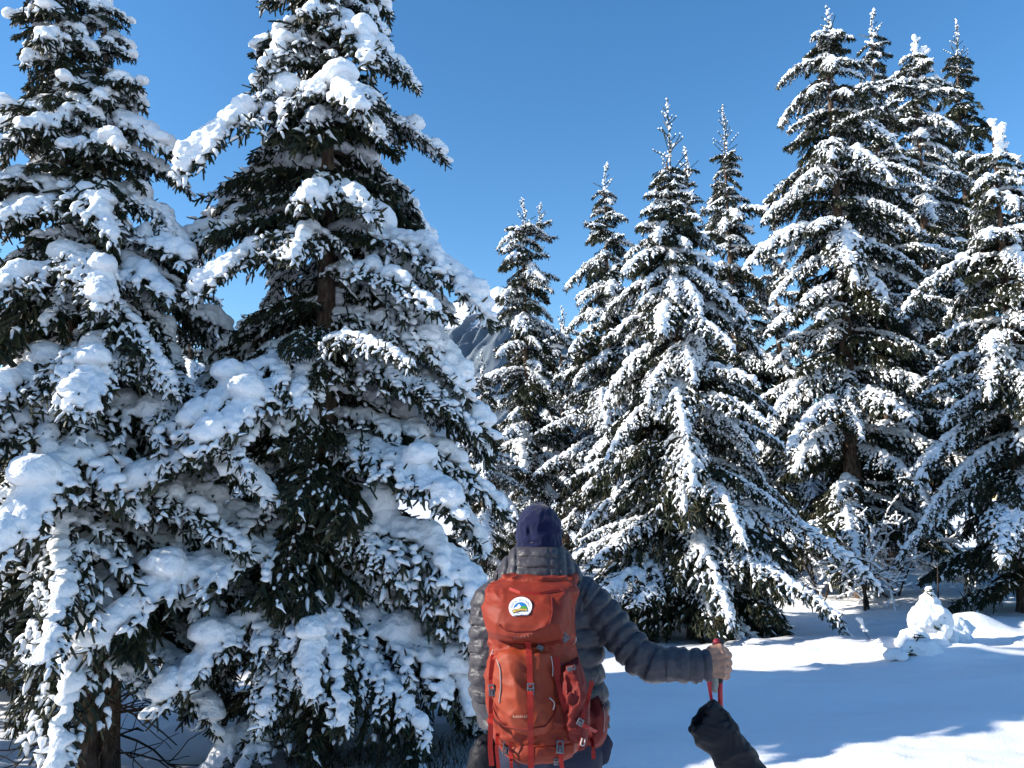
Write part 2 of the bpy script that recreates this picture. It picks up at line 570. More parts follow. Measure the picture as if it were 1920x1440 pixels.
    Q = np.concatenate([q1, f2[0] + len(v1)])
    mi = np.concatenate([np.zeros(len(q1), int), np.ones(len(f2[0]), int), np.zeros(len(t1), int)])
    me = mesh_np('bough_' + kind, V, [Q, t1], [M[p.get('needle', 'needle')], M['twig']], False, mi)
    sm = None
    if p['snow'] > 0 and blobs:
        v, q = blobs_mesh(blobs, p.get('vox', 0.0135), p.get('squash', 2.0), p.get('k', 0.010))
        nrm = vnormals(v, q)
        v = v + nrm * (0.015 * noise3(v * 11 + seed)[:, None] + 0.010 * noise3(v * 30 + seed)[:, None] + 0.004 * noise3(v * 62 + seed)[:, None]) * p.get('rough', 1.0)
        if SA:
            v3, q3 = sausages(SA, SB, SR, rng)
            q = np.concatenate([q, q3 + len(v)]); v = np.concatenate([v, v3])
        sm = mesh_np('snow_' + kind, v, q, [M['snow']])
    BOUGHS.setdefault(kind, []).append(dict(mesh=me, snow=sm, reach=float(ax[-1][0]), drop=float(-ax[-1][2]), L=L))

HEAVY = dict(th0=0, th1=-60, w=0.42, sp=0.074, hang=0.95, hang3=0.7, snow=1, ra=0.058, rt=0.034, cov=0.98, bare=0.24, skip=0.14, shoot_snow=0.52, lump=0.16, squash=2.7, k=0.0065, vox=0.0118, rough=0.85, poke=0.30)
MED = dict(th0=-2, th1=-56, w=0.38, sp=0.062, hang=1.3, hang3=0.8, snow=1, ra=0.044, rt=0.025, cov=0.85, bare=0.24, skip=0.16, shoot_snow=0.50, lump=0.10, squash=2.6, k=0.006, vox=0.0115, rough=0.6, poke=0.2)
LIGHT = dict(th0=5, th1=-40, w=0.38, sp=0.062, hang=1.0, hang3=0.7, snow=1, ra=0.030, rt=0.020, cov=0.75, bare=0.34, skip=0.25, shoot_snow=0.55, lump=0.03, squash=2.6, k=0.006, vox=0.0115, rough=0.5, poke=0.2)
DARK = dict(th0=-5, th1=-45, w=0.46, sp=0.06, hang=1.1, hang3=0.9, snow=1, ra=0.014, rt=0.013, cov=0.4, bare=0.80, skip=0.7, shoot_snow=0.10, k=0.006, under=0.8)
sd = 100
for L, kk in ((0.42, 3), (0.85, 4), (1.35, 4)):
    for k in range(kk):
        sd += 1
        q = dict(HEAVY)
        if L < 0.6:
            q.update(th0=14, th1=-45, ra=0.058, rt=0.035)
        if L > 1.2:
            q.update(ra=0.068, rt=0.038, th1=-64)
        if k == 3:
            q.update(bare=0.45, cov=0.75, th1=-46, rt=0.030, ra=0.045)
        gen_bough('heavy', L, q, sd)
for L, kk in ((0.45, 3), (0.95, 4), (1.5, 4), (2.2, 3)):
    for k in range(kk):
        sd += 1
        q = dict(MED)
        if L < 0.6:
            q.update(th0=20, th1=-35)
        if L > 2.0:
            q.update(w=0.30, sp=0.07, th1=-52)
        gen_bough('medium', L, q, sd)
for L, kk in ((0.45, 3), (0.95, 3), (1.5, 3)):
    for k in range(kk):
        sd += 1
        q = dict(LIGHT)
        if L < 0.6:
            q.update(th0=28, th1=-15)
        gen_bough('light', L, q, sd)
for L, kk in ((0.6, 2), (1.2, 3)):
    for k in range(kk):
        sd += 1
        gen_bough('dark', L, DARK, sd)
print('boughs', round(time.time() - T0, 1), sum(len(x['mesh'].polygons) + (2 * len(x['snow'].polygons) if x['snow'] else 0) for k in BOUGHS.values() for x in k))

# the leading shoot with its snow cap
LEADERS = []
def gen_leader(seed, H, thick):
    rng = np.random.default_rng(seed)
    ax = np.stack([0.03 * np.sin(np.linspace(0, 3, 9) + seed), 0.02 * np.sin(np.linspace(0, 4, 9)), np.linspace(-0.05, H, 9)], -1)
    parts = [tube(ax, np.linspace(0.014, 0.004, 9), 5, False)]
    A, B, bl = list(ax[1:-1]), list(ax[2:]), []
    for z in np.arange(0.03, H * 0.95, 0.035):
        c = np.array([np.interp(z, ax[:, 2], ax[:, k]) for k in range(3)])
        l = 0.05 + 0.34 * (1 - z / H) ** 1.1 * (1.0 if rng.random() < 0.55 else 0.4)
        a = rng.uniform(0, 6.28); e = unit(np.array([math.cos(a), math.sin(a), rng.uniform(0.4, 1.6)]))
        m = max(2, int(l / 0.05))
        pt = c + e * np.linspace(0, l, m + 1)[:, None]
        parts.append(tube(pt, np.linspace(0.005, 0.003, m + 1), 3, False))
        A += list(pt[:-1]); B += list(pt[1:])
        for q in (pt[1:] if rng.random() < 0.7 else pt[:0]):
            r = thick * rng.uniform(0.5, 1.1)
            bl.append([*(q + np.array([0, 0, r * 0.7])), r])
    for z in np.arange(0.0, H * 1.0, 0.03):
        if rng.random() < 0.92:
            r = thick * rng.uniform(0.8, 1.25) * (1.1 - 0.35 * z / H)
            c = np.array([np.interp(z, ax[:, 2], ax[:, k]) for k in range(3)])
            bl.append([*(c + rng.normal(0, 0.012, 3)), r])
    v1, q1, t1 = shoots_mesh(np.array(A), np.array(B), 0.005, 14, 0.02, rng)
    v2, f2 = join(parts)
    mi = np.concatenate([np.zeros(len(q1), int), np.ones(len(f2[0]), int), np.zeros(len(t1), int)])
    me = mesh_np('leader', np.concatenate([v1, v2]), [np.concatenate([q1, f2[0] + len(v1)]), t1], [M['needle'], M['twig']], False, mi)
    v, q = blobs_mesh(bl, 0.012, 1.5, 0.007)
    LEADERS.append((me, mesh_np('leader_snow', v, q, [M['snow']])))
for k, (H, t) in enumerate(((1.1, 0.017), (0.75, 0.021), (0.6, 0.040))):
    gen_leader(40 + k, H, t)

def put_bough(parent, v, loc, az, sc, tilt=0.0, roll=0.0):
    o = bpy.data.objects.new('bough', v['mesh'])
    COL.objects.link(o)
    o.parent = parent
    o.location = loc
    o.rotation_euler = (roll, -tilt, az)
    o.scale = (sc, sc, sc)
    if v['snow'] is not None:
        s = bpy.data.objects.new('bough_snow', v['snow'])
        s['kind'] = 'stuff'
        COL.objects.link(s)
        s.parent = o
    return o

NB = [0]
def make_trunk(parent, H, r0, lean, rng, name='trunk', off=(0, 0)):
    n = 40
    t = np.linspace(0, 1, n)
    z = -0.25 + t * (H + 0.25)
    pts = np.stack([off[0] + lean[0] * (z / H) + 0.03 * np.sin(t * 5 + off[0] * 9), off[1] + lean[1] * (z / H) + 0.02 * np.sin(t * 7), z], -1)
    rad = r0 * (1 - t) ** 0.85 + 0.008 + r0 * 0.45 * np.exp(-(z + 0.1) / 0.12 * (z > -0.1)) * 0.6
    v, q, tr = tube(pts, rad, 20, False)
    c = np.repeat(pts, 20, 0)
    nrm = unit(v - c)
    v = v + nrm * (0.10 * np.repeat(rad, 20)[:, None] * noise3(np.stack([v[:, 0] * 22, v[:, 1] * 22, v[:, 2] * 3.5], -1))[:, None])
    return link(name, mesh_np(name, v, q, [M['bark']]), parent), pts

def make_tree(name, label, x, y, H, prof, kinds, spacing, seed, lean=(0, 0), r0=0.12, zlow=0.3, per=5, size=1.0, leader=0, front_only=False, group='snow laden spruces', ybase=None, fill=0.46, lmul=1.0, dark=0.85, skirt=0, clear_front=0.0, extra=()):
    """prof: [(height, radius)] silhouette; kinds: [(kind, weight)]"""
    rng = np.random.default_rng(seed)
    z0 = gz(x, y) if ybase is None else ybase
    root = empty(name, (x, y, z0), label, 'tree', group)
    tr, pts = make_trunk(root, H, r0, lean, rng)
    pz = np.array([a for a, _ in prof]); pr = np.array([b for _, b in prof])
    ks = [k for k, _ in kinds]; kw = np.array([w for _, w in kinds], float); kw /= kw.sum()
    zs = zlow
    az = rng.uniform(0, 6.28)
    while zs < H - 0.25:
        r_here = float(np.interp(zs, pz, pr))
        nb = per if r_here > 0.3 else max(3, per - 1)
        for k in range(nb):
            az += 2 * math.pi / nb + rng.normal(0, 0.22)
            zz = zs + rng.uniform(-0.5, 0.5) * spacing
            inner = rng.random() < fill
            r = float(np.interp(zz, pz, pr)) * (rng.uniform(0.45, 0.8) if inner else rng.uniform(0.70, 1.14))
            if zz < clear_front and math.sin(az) < -0.25:
                continue
            kind = 'dark' if (inner and rng.random() < dark) else ks[rng.choice(len(ks), p=kw)]
            cand = BOUGHS[kind]
            want = r / size
            dist = np.array([abs(math.log(max(want, 0.05) / v['reach'])) for v in cand])
            ok = np.nonzero(dist < dist.min() + 0.30)[0]
            v = cand[rng.choice(ok)]
            sc = r / v['reach']
            sc = min(max(sc, 0.55 * size), 1.7 * size)
            za = min(zz + v['drop'] * sc * 0.8, H - 0.12)
            c = [np.interp(za, pts[:, 2], pts[:, j]) for j in range(3)]
            put_bough(root, v, c, az, sc, rng.normal(0, 0.13), rng.normal(0, 0.09))
            NB[0] += 1
        az += rng.uniform(0.4, 0.9)
        zs += spacing * (0.5 if r_here < 0.4 else 0.7 if r_here < 0.7 else 1.0)
    for a_, z_, r_, kind in extra:
        cand = [v for v in BOUGHS[kind] if v['L'] > 1.1]
        v = cand[rng.integers(len(cand))]
        sc = r_ / v['reach']
        za = z_ + v['drop'] * sc * 0.9
        c = [np.interp(za, pts[:, 2], pts[:, j]) for j in range(3)]
        put_bough(root, v, c, a_, sc, rng.normal(0, 0.05))
        NB[0] += 1
    for k in range(skirt):       # short low boughs round the foot
        kind = 'dark' if rng.random() < 0.6 else ks[0]
        v = BOUGHS[kind][rng.choice([i for i, w in enumerate(BOUGHS[kind]) if 0.5 < w['L'] < 1.5])]
        za = rng.uniform(0.35, 0.95)
        c = [np.interp(za, pts[:, 2], pts[:, j]) for j in range(3)]
        put_bough(root, v, c, 2.4 * k + rng.uniform(0, 0.8), min(1.15, 0.62 * pr[0] / v['reach']), rng.uniform(0.0, 0.25))
        NB[0] += 1
    lm = LEADERS[leader]
    o = link('leader', lm[0], root, (lean[0], lean[1], H - 0.35 * size * lmul)); o.scale = (size, size, size * lmul)
    o.rotation_euler.z = rng.uniform(0, 6.28)
    s = link('leader_snow', lm[1], o); s['kind'] = 'stuff'
    return root
# ------------------------------------------------------------------ the spruces
def xz(px, Y):
    return (px - 960.0) / FPX * Y
HV = [('heavy', 1.0), ('medium', 0.12)]
make_tree('spruce_tree', 'tall heavily snow-covered spruce, left-hand stem of the twin trunks at lower left', xz(212, 5.9), 5.9, 6.75,
          [(0.00, 1.38), (1.23, 1.38), (2.37, 1.28), (3.32, 1.10), (3.98, 0.82), (4.65, 0.50), (5.41, 0.37), (6.26, 0.23), (6.83, 0.10)],
          HV, 0.25, 11, lean=(-0.80, 0), r0=0.066, zlow=0.45, leader=2, dark=0.7, clear_front=0.62)
make_tree('spruce_tree', 'heavily snow-covered spruce, right-hand stem of the twin trunks at lower left', xz(246, 6.0), 6.0, 6.3,
          [(0.00, 1.38), (1.23, 1.33), (2.37, 1.23), (3.32, 1.12), (3.89, 0.90), (4.46, 0.55), (5.22, 0.35), (6.26, 0.11)],
          HV, 0.28, 12, lean=(-0.50, 0.05), r0=0.072, zlow=0.6, leader=2, dark=0.7, clear_front=0.62)
make_tree('spruce_tree', 'big broad spruce bowed under thick snow, left of the hiker', xz(608, 6.45), 6.45, 7.5,
          [(0.00, 1.49), (1.61, 1.55), (2.62, 1.49), (3.36, 1.36), (4.10, 1.26), (4.83, 1.18), (5.38, 0.95), (5.94, 0.66), (6.58, 0.45), (7.41, 0.1)],
          HV, 0.19, 13, lean=(-0.08, 0), r0=0.13, zlow=0.12, leader=2, dark=0.75, skirt=10, clear_front=0.68,
          extra=[(0.05, 2.4, 1.36, 'heavy'), (-0.25, 2.9, 1.18, 'heavy'), (0.2, 3.3, 1.10, 'heavy'), (-0.1, 1.9, 1.5, 'heavy'), (0.1, 0.15, 1.6, 'heavy'), (-0.35, 0.2, 1.6, 'heavy'), (-0.8, 0.4, 1.35, 'medium'), (0.0, 0.7, 1.65, 'heavy'), (-0.45, 0.8, 1.6, 'heavy'), (-0.2, 0.0, 1.5, 'medium'), (0.4, 0.3, 1.6, 'heavy'),
                 (-1.2, 0.55, 1.2, 'heavy'), (-1.7, 0.5, 1.1, 'medium'), (-2.2, 0.5, 1.3, 'heavy'), (-0.6, 0.2, 1.2, 'dark'), (-1.4, 0.3, 1.0, 'dark'), (-0.1, 0.4, 1.3, 'dark')])
MD = [('medium', 1.0), ('light', 0.2)]
make_tree('spruce_tree', 'conical young spruce with long spiky leader behind the outstretched arm', xz(1290, 10.6), 10.6, 6.7,
          [(0.0, 1.95), (0.8, 1.9), (1.6, 1.75), (2.5, 1.5), (3.5, 1.22), (4.5, 0.95), (5.3, 0.70), (5.9, 0.44), (6.3, 0.2), (6.6, 0.1)],
          MD, 0.20, 14, lean=(-0.14, 0), r0=0.10, zlow=0.08, per=6, leader=0, lmul=1.3, skirt=18)
twin = make_tree('spruce_tree', 'narrow twin-topped spruce next to the distant mountain', xz(992, 17.5), 17.5, 8.3,
          [(0.0, 1.5), (2.0, 1.45), (4.0, 1.2), (5.5, 1.05), (7.0, 0.82), (7.8, 0.62), (8.2, 0.42), (8.5, 0.25)],
          [('medium', 0.6), ('light', 0.7)], 0.29, 15, lean=(-0.1, 0), r0=0.12, zlow=0.4, size=1.15, leader=1)
o = link('leader', LEADERS[1][0], twin, (0.30, 0.0, 7.95)); o.scale = (1.1, 1.1, 0.9)
link('leader_snow', LEADERS[1][1], o)['kind'] = 'stuff'
for k in range(7):
    put_bough(twin, BOUGHS['light'][k % 3], (0.30, 0.0, 7.75 + 0.05 * k), 0.9 * k, 0.8)
make_tree('spruce_tree', 'slim pointed spruce between the twin-topped one and the conical young one', xz(1145, 16.5), 16.5, 8.75,
          [(0.0, 1.8), (3.0, 1.6), (5.0, 1.25), (6.5, 0.85), (7.5, 0.55), (8.3, 0.32), (8.8, 0.12)],
          [('medium', 0.6), ('light', 0.7)], 0.30, 16, r0=0.12, zlow=0.4, size=1.15, leader=1)
make_tree('spruce_tree', 'small spruce top peeking out right of the young spruce leader', xz(1305, 20.0), 20.0, 10.6,
          [(0.0, 1.9), (5.0, 1.3), (8.0, 0.7), (9.5, 0.4), (10.6, 0.12)],
          [('light', 1.0), ('medium', 0.3)], 0.50, 17, r0=0.13, zlow=2.5, size=1.35, leader=1)
make_tree('spruce_tree', 'open-topped spruce with bare pointed tip beside the tallest spruce', xz(1385, 14.5), 14.5, 8.8,
          [(0.0, 1.6), (3.0, 1.4), (5.0, 1.1), (6.5, 0.75), (7.6, 0.5), (8.4, 0.3), (8.9, 0.1)],
          [('medium', 0.8), ('light', 0.6)], 0.33, 18, r0=0.12, zlow=0.8, size=1.1, leader=0)
make_tree('spruce_tree', 'tallest dense spruce on the right, its tip cut by the top edge', xz(1590, 13.5), 13.5, 10.5,
          [(0.0, 2.2), (2.0, 2.1), (4.0, 1.8), (6.0, 1.55), (7.5, 1.32), (8.5, 1.08), (9.5, 0.74), (10.1, 0.5), (10.5, 0.25)],
          [('medium', 1.0), ('light', 0.5)], 0.27, 19, lean=(0.12, 0), r0=0.17, zlow=0.5, size=1.1, leader=1)
make_tree('spruce_tree', 'tall spruce close behind the tallest one, rising over its right shoulder', xz(1660, 16.5), 16.5, 12.2,
          [(0.0, 2.1), (4.0, 1.7), (8.0, 1.05), (10.0, 0.7), (11.2, 0.4), (12.2, 0.12)],
          [('medium', 1.0), ('light', 0.5)], 0.38, 20, lean=(0.4, 0), r0=0.17, zlow=1.5, size=1.3, leader=1)
make_tree('spruce_tree', 'rounded white-tipped spruce between the tallest spruce and the dark bare one', xz(1745, 18.0), 18.0, 12.6,
          [(0.0, 2.2), (4.0, 1.9), (8.0, 1.3), (10.5, 1.0), (11.6, 0.75), (12.2, 0.5), (12.6, 0.25)],
          [('medium', 1.0), ('light', 0.2)], 0.38, 21, lean=(0.4, 0), r0=0.17, zlow=1.5, size=1.35, leader=2)
make_tree('spruce_tree', 'dark spruce almost free of snow near the right edge', xz(1830, 20.5), 20.5, 14.0,
          [(0.0, 2.6), (5.0, 2.1), (9.0, 1.45), (11.5, 0.95), (13.0, 0.5), (14.0, 0.1)],
          [('dark', 1.0), ('light', 0.35)], 0.44, 22, lean=(0.45, 0), r0=0.18, zlow=2.0, size=1.45, leader=0)
make_tree('spruce_tree', 'open-branched spruce with thick snow pads at the right edge', xz(1895, 11.3), 11.3, 7.15,
          [(0.0, 1.75), (1.0, 1.7), (2.2, 1.5), (3.3, 1.4), (4.5, 1.25), (5.4, 0.95), (6.2, 0.6), (6.8, 0.35), (7.2, 0.15)],
          [('medium', 1.0), ('light', 0.3)], 0.27, 23, lean=(0.22, 0), r0=0.12, zlow=0.3, per=5, leader=2, skirt=10)
make_tree('spruce_tree', 'sunlit small spruce in the gap between the two big left spruces', xz(350, 10.5), 10.5, 4.9,
          [(0.0, 1.3), (2.0, 1.1), (3.5, 0.7), (4.5, 0.35), (5.0, 0.1)], [('medium', 1.0)], 0.40, 24, r0=0.09, zlow=0.4, leader=2)
make_tree('spruce_tree', 'small snowy spruce low in the notch below the distant mountain', xz(905, 15.0), 15.0, 4.3,
          [(0.0, 1.1), (1.5, 1.0), (2.8, 0.6), (3.8, 0.3), (4.3, 0.1)], [('medium', 0.8), ('light', 0.6)], 0.34, 25, r0=0.08, zlow=0.2, leader=1)
# further spruces closing the wood behind the gaps
for k, (px, Y, H, lb) in enumerate(((1470, 19.0, 8.0, 'snowy spruce in the dark gap behind the conical young spruce'),
                                    (1650, 21.0, 8.5, 'shaded spruce low in the wood behind the frosted bush'),
                                    (1985, 16.0, 8.0, 'snowy spruce half hidden behind the right-edge spruce'),
                                    (1055, 21.0, 6.5, 'small snowy spruce low in the gap behind the hiker head'),
                                    (1205, 22.0, 7.5, 'snowy spruce hidden low behind the conical young spruce'))):
    make_tree('spruce_tree', lb, xz(px, Y), Y, H, [(0.0, 2.0), (3.0, 1.7), (5.5, 1.0), (7.5, 0.4), (H, 0.1)],
              [('medium', 1.0), ('light', 0.6)], 0.55, 30 + k, r0=0.14, zlow=0.4, size=1.35, leader=1)
# spruce just outside the left edge whose shade lies on the two big trees
make_tree('spruce_tree', 'spruce beyond the left edge whose low snowy boughs reach into view', -5.35, 6.6, 7.6,
          [(0.0, 1.5), (2.0, 1.4), (4.0, 1.1), (5.5, 0.7), (7.4, 0.1)], HV, 0.33, 41, r0=0.14, zlow=0.3, leader=2)
make_tree('spruce_tree', 'unseen spruce outside the left edge, placed to cast the thin shadow across the far snow', -9.8, 8.3, 8.4,
          [(0.0, 1.6), (3.0, 1.3), (5.0, 0.9), (7.0, 0.45), (8.4, 0.1)], [('medium', 1.0)], 0.6, 42, r0=0.14, zlow=0.5, leader=1)  # never in view, added only for its thin shadow on the snow
# unseen spruces added behind the photographer's left to shade the snow round the camera
for k, (x, y, H, lb) in enumerate(((-5.6, 0.35, 7.5, 'unseen spruce added to shade the snow beside the photographer on the left'), (-4.0, -2.6, 8.0, 'unseen spruce added to shade the snow behind the photographer'), (-9.5, -1.2, 9.5, 'farther unseen spruce added to shade the snow behind the photographer'))):
    make_tree('spruce_tree', lb, x, y, H, [(0.0, 1.5), (2.0, 1.35), (4.0, 1.0), (6.0, 0.55), (H, 0.1)], [('heavy', 1.0)], 0.55, 60 + k, r0=0.14, zlow=0.4, size=1.3, leader=2)
print('trees', round(time.time() - T0, 1), NB[0])
# ------------------------------------------------------------------ hiker (signed distance shapes)
def grid_mesh(func, lo, hi, h):
    lo = np.asarray(lo, float); hi = np.asarray(hi, float)
    n = np.ceil((hi - lo) / h).astype(int) + 1
    G = np.stack(np.meshgrid(*[lo[i] + np.arange(n[i]) * h for i in range(3)], indexing='ij'), -1)
    F = func(G).astype(np.float32)
    F[0] = F[-1] = 1; F[:, 0] = F[:, -1] = 1; F[:, :, 0] = F[:, :, -1] = 1
    return surface_nets(F, lo, h)
def seg(p, a, b):
    a = np.asarray(a, float); b = np.asarray(b, float); ab = b - a
    t = np.clip(((p - a) @ ab) / (ab @ ab), 0, 1)
    return t, np.linalg.norm(p - (a + t[..., None] * ab), axis=-1)
def cone(p, a, b, ra, rb):
    t, d = seg(p, a, b)
    return d - (ra + (rb - ra) * t)
def chain(p, pts, rad):
    """distance to a tapered chain, and arc length at the nearest point"""
    best = None; s0 = 0.0
    for i in range(len(pts) - 1):
        t, d = seg(p, pts[i], pts[i + 1])
        l = np.linalg.norm(np.asarray(pts[i + 1]) - np.asarray(pts[i]))
        d = d - (rad[i] + (rad[i + 1] - rad[i]) * t)
        s = s0 + t * l
        if best is None:
            best, arc = d, s
        else:
            m = d < best
            arc = np.where(m, s, arc)
            best = smin(best, d, 0.02)
        s0 += l
    return best, arc
def smin(a, b, k):
    h = np.clip(0.5 + 0.5 * (b - a) / k, 0, 1)
    return b + (a - b) * h - k * h * (1 - h)
def ellip(p, c, r):
    q = (p - np.asarray(c)) / np.asarray(r)
    return (np.linalg.norm(q, axis=-1) - 1) * min(r)
def loft(p, zs, cx, cy, hx, hy, n=2.4):
    z = p[..., 2]
    order = np.argsort(zs)
    g = lambda a: np.interp(z, np.asarray(zs)[order], np.asarray(a, float)[order])
    HX, HY = g(hx), g(hy)
    f = ((np.abs(p[..., 0] - g(cx)) / HX) ** n + (np.abs(p[..., 1] - g(cy)) / HY) ** n) ** (1.0 / n)
    d = (f - 1) * np.minimum(HX, HY)
    return np.maximum(d, np.maximum(min(zs) - z, z - max(zs)))
def smooth_chain(pts, n=8):
    """Catmull-Rom through the points"""
    p = np.asarray(pts, float)
    q = np.concatenate([[2 * p[0] - p[1]], p, [2 * p[-1] - p[-2]]])
    out = []
    for i in range(1, len(q) - 2):
        for t in np.arange(n) / n:
            a, b2, c, d = q[i - 1], q[i], q[i + 1], q[i + 2]
            out.append(0.5 * (2 * b2 + (c - a) * t + (2 * a - 5 * b2 + 4 * c - d) * t * t + (3 * b2 - a - 3 * c + d) * t ** 3))
    out.append(p[-1])
    return np.array(out)

# materials
def cloth(name, base, rough=0.6, bscale=60, bstr=0.25, bdist=0.004, sheen=0.0, spec=0.3, var=0.0):
    m, nt, b = material(name, base, rough, spec)
    nz = add_bump(nt, b, bscale, bstr, bdist, 4.0)
    if var:
        ramp_color(nt, b, nz.outputs['Fac'], [(0.3, tuple(c * (1 - var) for c in base)), (0.7, tuple(c * (1 + var) for c in base))])
    if sheen:
        b.inputs['Sheen Weight'].default_value = sheen
    return m
M['jacket'] = cloth('grey_down_jacket', (0.050, 0.047, 0.056), 0.45, 70, 0.5, 0.006, spec=0.3)
M['beanie'] = cloth('navy_fleece', (0.007, 0.010, 0.040), 0.9, 120, 0.5, 0.004, 0.15, 0.1)
M['trouser'] = cloth('navy_trousers', (0.014, 0.018, 0.042), 0.75, 90, 0.4, 0.004)
M['skin'] = cloth('skin', (0.33, 0.18, 0.125), 0.55, 90, 0.25, 0.002, var=0.1)
M['pack'] = cloth('orange_red_pack_cloth', (0.215, 0.023, 0.008), 0.62, 55, 0.3, 0.005, var=0.08)
M['pocket'] = cloth('orange_pocket_cloth', (0.26, 0.036, 0.012), 0.62, 55, 0.3, 0.005, var=0.08)
M['side'] = cloth('dark_red_stretch_cloth', (0.15, 0.011, 0.008), 0.7, 80, 0.35, 0.004)
M['strap'] = cloth('red_webbing', (0.30, 0.014, 0.009), 0.65, 300, 0.3, 0.002)
M['black'] = cloth('black_nylon', (0.012, 0.0125, 0.017), 0.55, 60, 0.6, 0.006, spec=0.15)
M['boot'] = cloth('boot_leather', (0.03, 0.024, 0.02), 0.6)
M['buckle'] = material('grey_plastic', (0.10, 0.10, 0.115), 0.35, 0.5)[0]
M['cord'] = material('pale_cord', (0.55, 0.45, 0.42), 0.7, 0.2)[0]
M['cream'] = material('cream_piping', (0.62, 0.48, 0.27), 0.7, 0.2)[0]
M['zip'] = material('zipper', (0.30, 0.20, 0.19), 0.4, 0.5)[0]
M['pole_red'] = material('red_lacquer', (0.50, 0.018, 0.030), 0.35, 0.5)[0]
M['grip_black'] = material('black_rubber', (0.014, 0.014, 0.016), 0.6, 0.3)[0]
M['grip_grey'] = material('grey_foam', (0.27, 0.27, 0.25), 0.85, 0.1)[0]

PY = 3.10
person = empty('person', (P(1012, 1300, PY)[0], PY, gz(0.1, 3.1) - 0.06), 'hiker seen from behind in grey quilted jacket and navy beanie, right arm stretched out', 'person')
PO = np.array(person.location)
def part(name, vq, mats, parent, smooth=True, origin=None):
    org = np.array(parent.matrix_basis.translation if origin is None else origin)
    v, f = vq[0] - org, list(vq[1:])
    return link(name, mesh_np(name, v, f, mats, smooth), parent)

zof = lambda py, Y=PY: float(P(960, py, Y)[2])
xof = lambda px, Y=PY: float((px - 960) / FPX * Y * 1.0)
def X(px, py, Y):
    return P(px, py, Y)

# jacket ------------------------------------------------------------
tz = [zof(v) for v in (1078, 1092, 1108, 1130, 1170, 1220, 1270, 1320, 1350)]
tcx = [P(v, 1200, PY)[0] for v in (1008, 1008, 1009, 1010, 1012, 1013, 1014, 1018, 1020)]
thx = [0.075, 0.13, 0.175, 0.20, 0.215, 0.220, 0.222, 0.228, 0.225]
thy = [0.075, 0.085, 0.10, 0.115, 0.135, 0.14, 0.14, 0.145, 0.145]
tcy = [PY + 0.02] * 9
RA = smooth_chain([P(1062, 1112, 3.10), P(1098, 1124, 3.09), P(1160, 1188, 3.05), P(1213, 1240, 3.00), P(1262, 1247, 2.985), P(1325, 1247, 2.985)], 4)
RAr = np.interp(np.linspace(0, 1, len(RA)), [0, 0.15, 0.35, 0.6, 0.8, 1], [0.048, 0.060, 0.057, 0.047, 0.040, 0.038])
LA = smooth_chain([P(955, 1118, 3.12), P(926, 1136, 3.10), P(922, 1200, 3.08), P(921, 1262, 3.07), P(925, 1310, 3.10), P(935, 1345, 3.16)], 4)
LAr = np.interp(np.linspace(0, 1, len(LA)), [0, 0.15, 0.4, 0.65, 0.85, 1], [0.052, 0.067, 0.065, 0.063, 0.056, 0.046])
def quilt(s, spacing, amp, pw=0.55):
    return amp * np.abs(np.sin(math.pi * s / spacing)) ** pw
def jacket_f(p):
    d = loft(p, tz, tcx, tcy, thx, thy, 2.3)
    zz = p[..., 2] + 0.012 * noise3(p * np.array([6, 6, 2.0]))
    qt = np.abs(np.sin(math.pi * zz / 0.066)) ** 0.4
    d = d - 0.017 * qt
    for ch, rr in ((RA, RAr), (LA, LAr)):
        a, s = chain(p, ch, rr)
        s = s + 0.010 * noise3(p * 9.0)
        q = np.abs(np.sin(math.pi * s / 0.050)) ** 0.4
        a = a - 0.016 * q - 0.0065 * noise3(p * np.array([45, 45, 45.0])) * (1 - q * 0.5)
        a = np.maximum(a, -(0.5) + 0 * a)
        d = smin(d, a, 0.022)
    return d - 0.003 * noise3(p * 30.0) - 0.004 * noise3(p * 12.0 + 3) - 0.0022 * noise3(p * 70.0)
lo = [min(LA[:, 0].min() - 0.12, -0.3), PY - 0.20, zof(1362)]
hi = [RA[-1, 0] + 0.012, PY + 0.28, zof(1066)]
jv, jq = grid_mesh(jacket_f, lo, hi, 0.0056)
jacket = part('jacket', (jv, jq), [M['jacket']], person)

HR = [(1020, 982, 1043), (1026, 968, 1053), (1038, 956, 1064), (1055, 944, 1075), (1072, 934, 1082), (1086, 933, 1084), (1098, 945, 1074)]
hzs = [zof(r[0]) for r in HR]
hcx = [float((P(r[1], r[0], PY)[0] + P(r[2], r[0], PY)[0]) / 2) for r in HR]
hhx = [float((P(r[2], r[0], PY)[0] - P(r[1], r[0], PY)[0]) / 2) for r in HR]
def hood_f(p):
    d = loft(p, hzs, hcx, [PY + 0.005] * 7, hhx, [0.075, 0.10, 0.115, 0.128, 0.138, 0.140, 0.12], 2.3)
    c = P(1006, 1060, PY)
    q = p - c
    wid = 0.078 + 0.10 * np.clip(-q[..., 2], 0, 1)
    side = np.clip((np.abs(q[..., 0]) - wid) / 0.006, 0, 1)
    seam_h = np.abs(np.sin(math.pi * (q[..., 2] + 0.004 * noise3(p * 30)) / 0.038)) ** 0.5
    seam_v = np.abs(np.sin(math.pi * (np.abs(q[..., 0]) - wid) / 0.034)) ** 0.5
    s = seam_h * (1 - side) + seam_v * side
    edge = np.clip(np.abs(np.abs(q[..., 0]) - wid) / 0.007, 0, 1) ** 0.5 * np.clip(np.abs(q[..., 0] - 0.045) / 0.005, 0, 1) ** 0.5
    d = d - 0.012 * s * edge - 0.0035 * noise3(p * 42) - 0.005 * noise3(p * 15)
    return d
c = P(1006, 1060, PY)
hv, hq = grid_mesh(hood_f, c - np.array([0.20, 0.19, 0.11]), c + np.array([0.20, 0.19, 0.11]), 0.0042)
hood = part('hood', (hv, hq), [M['jacket']], person)

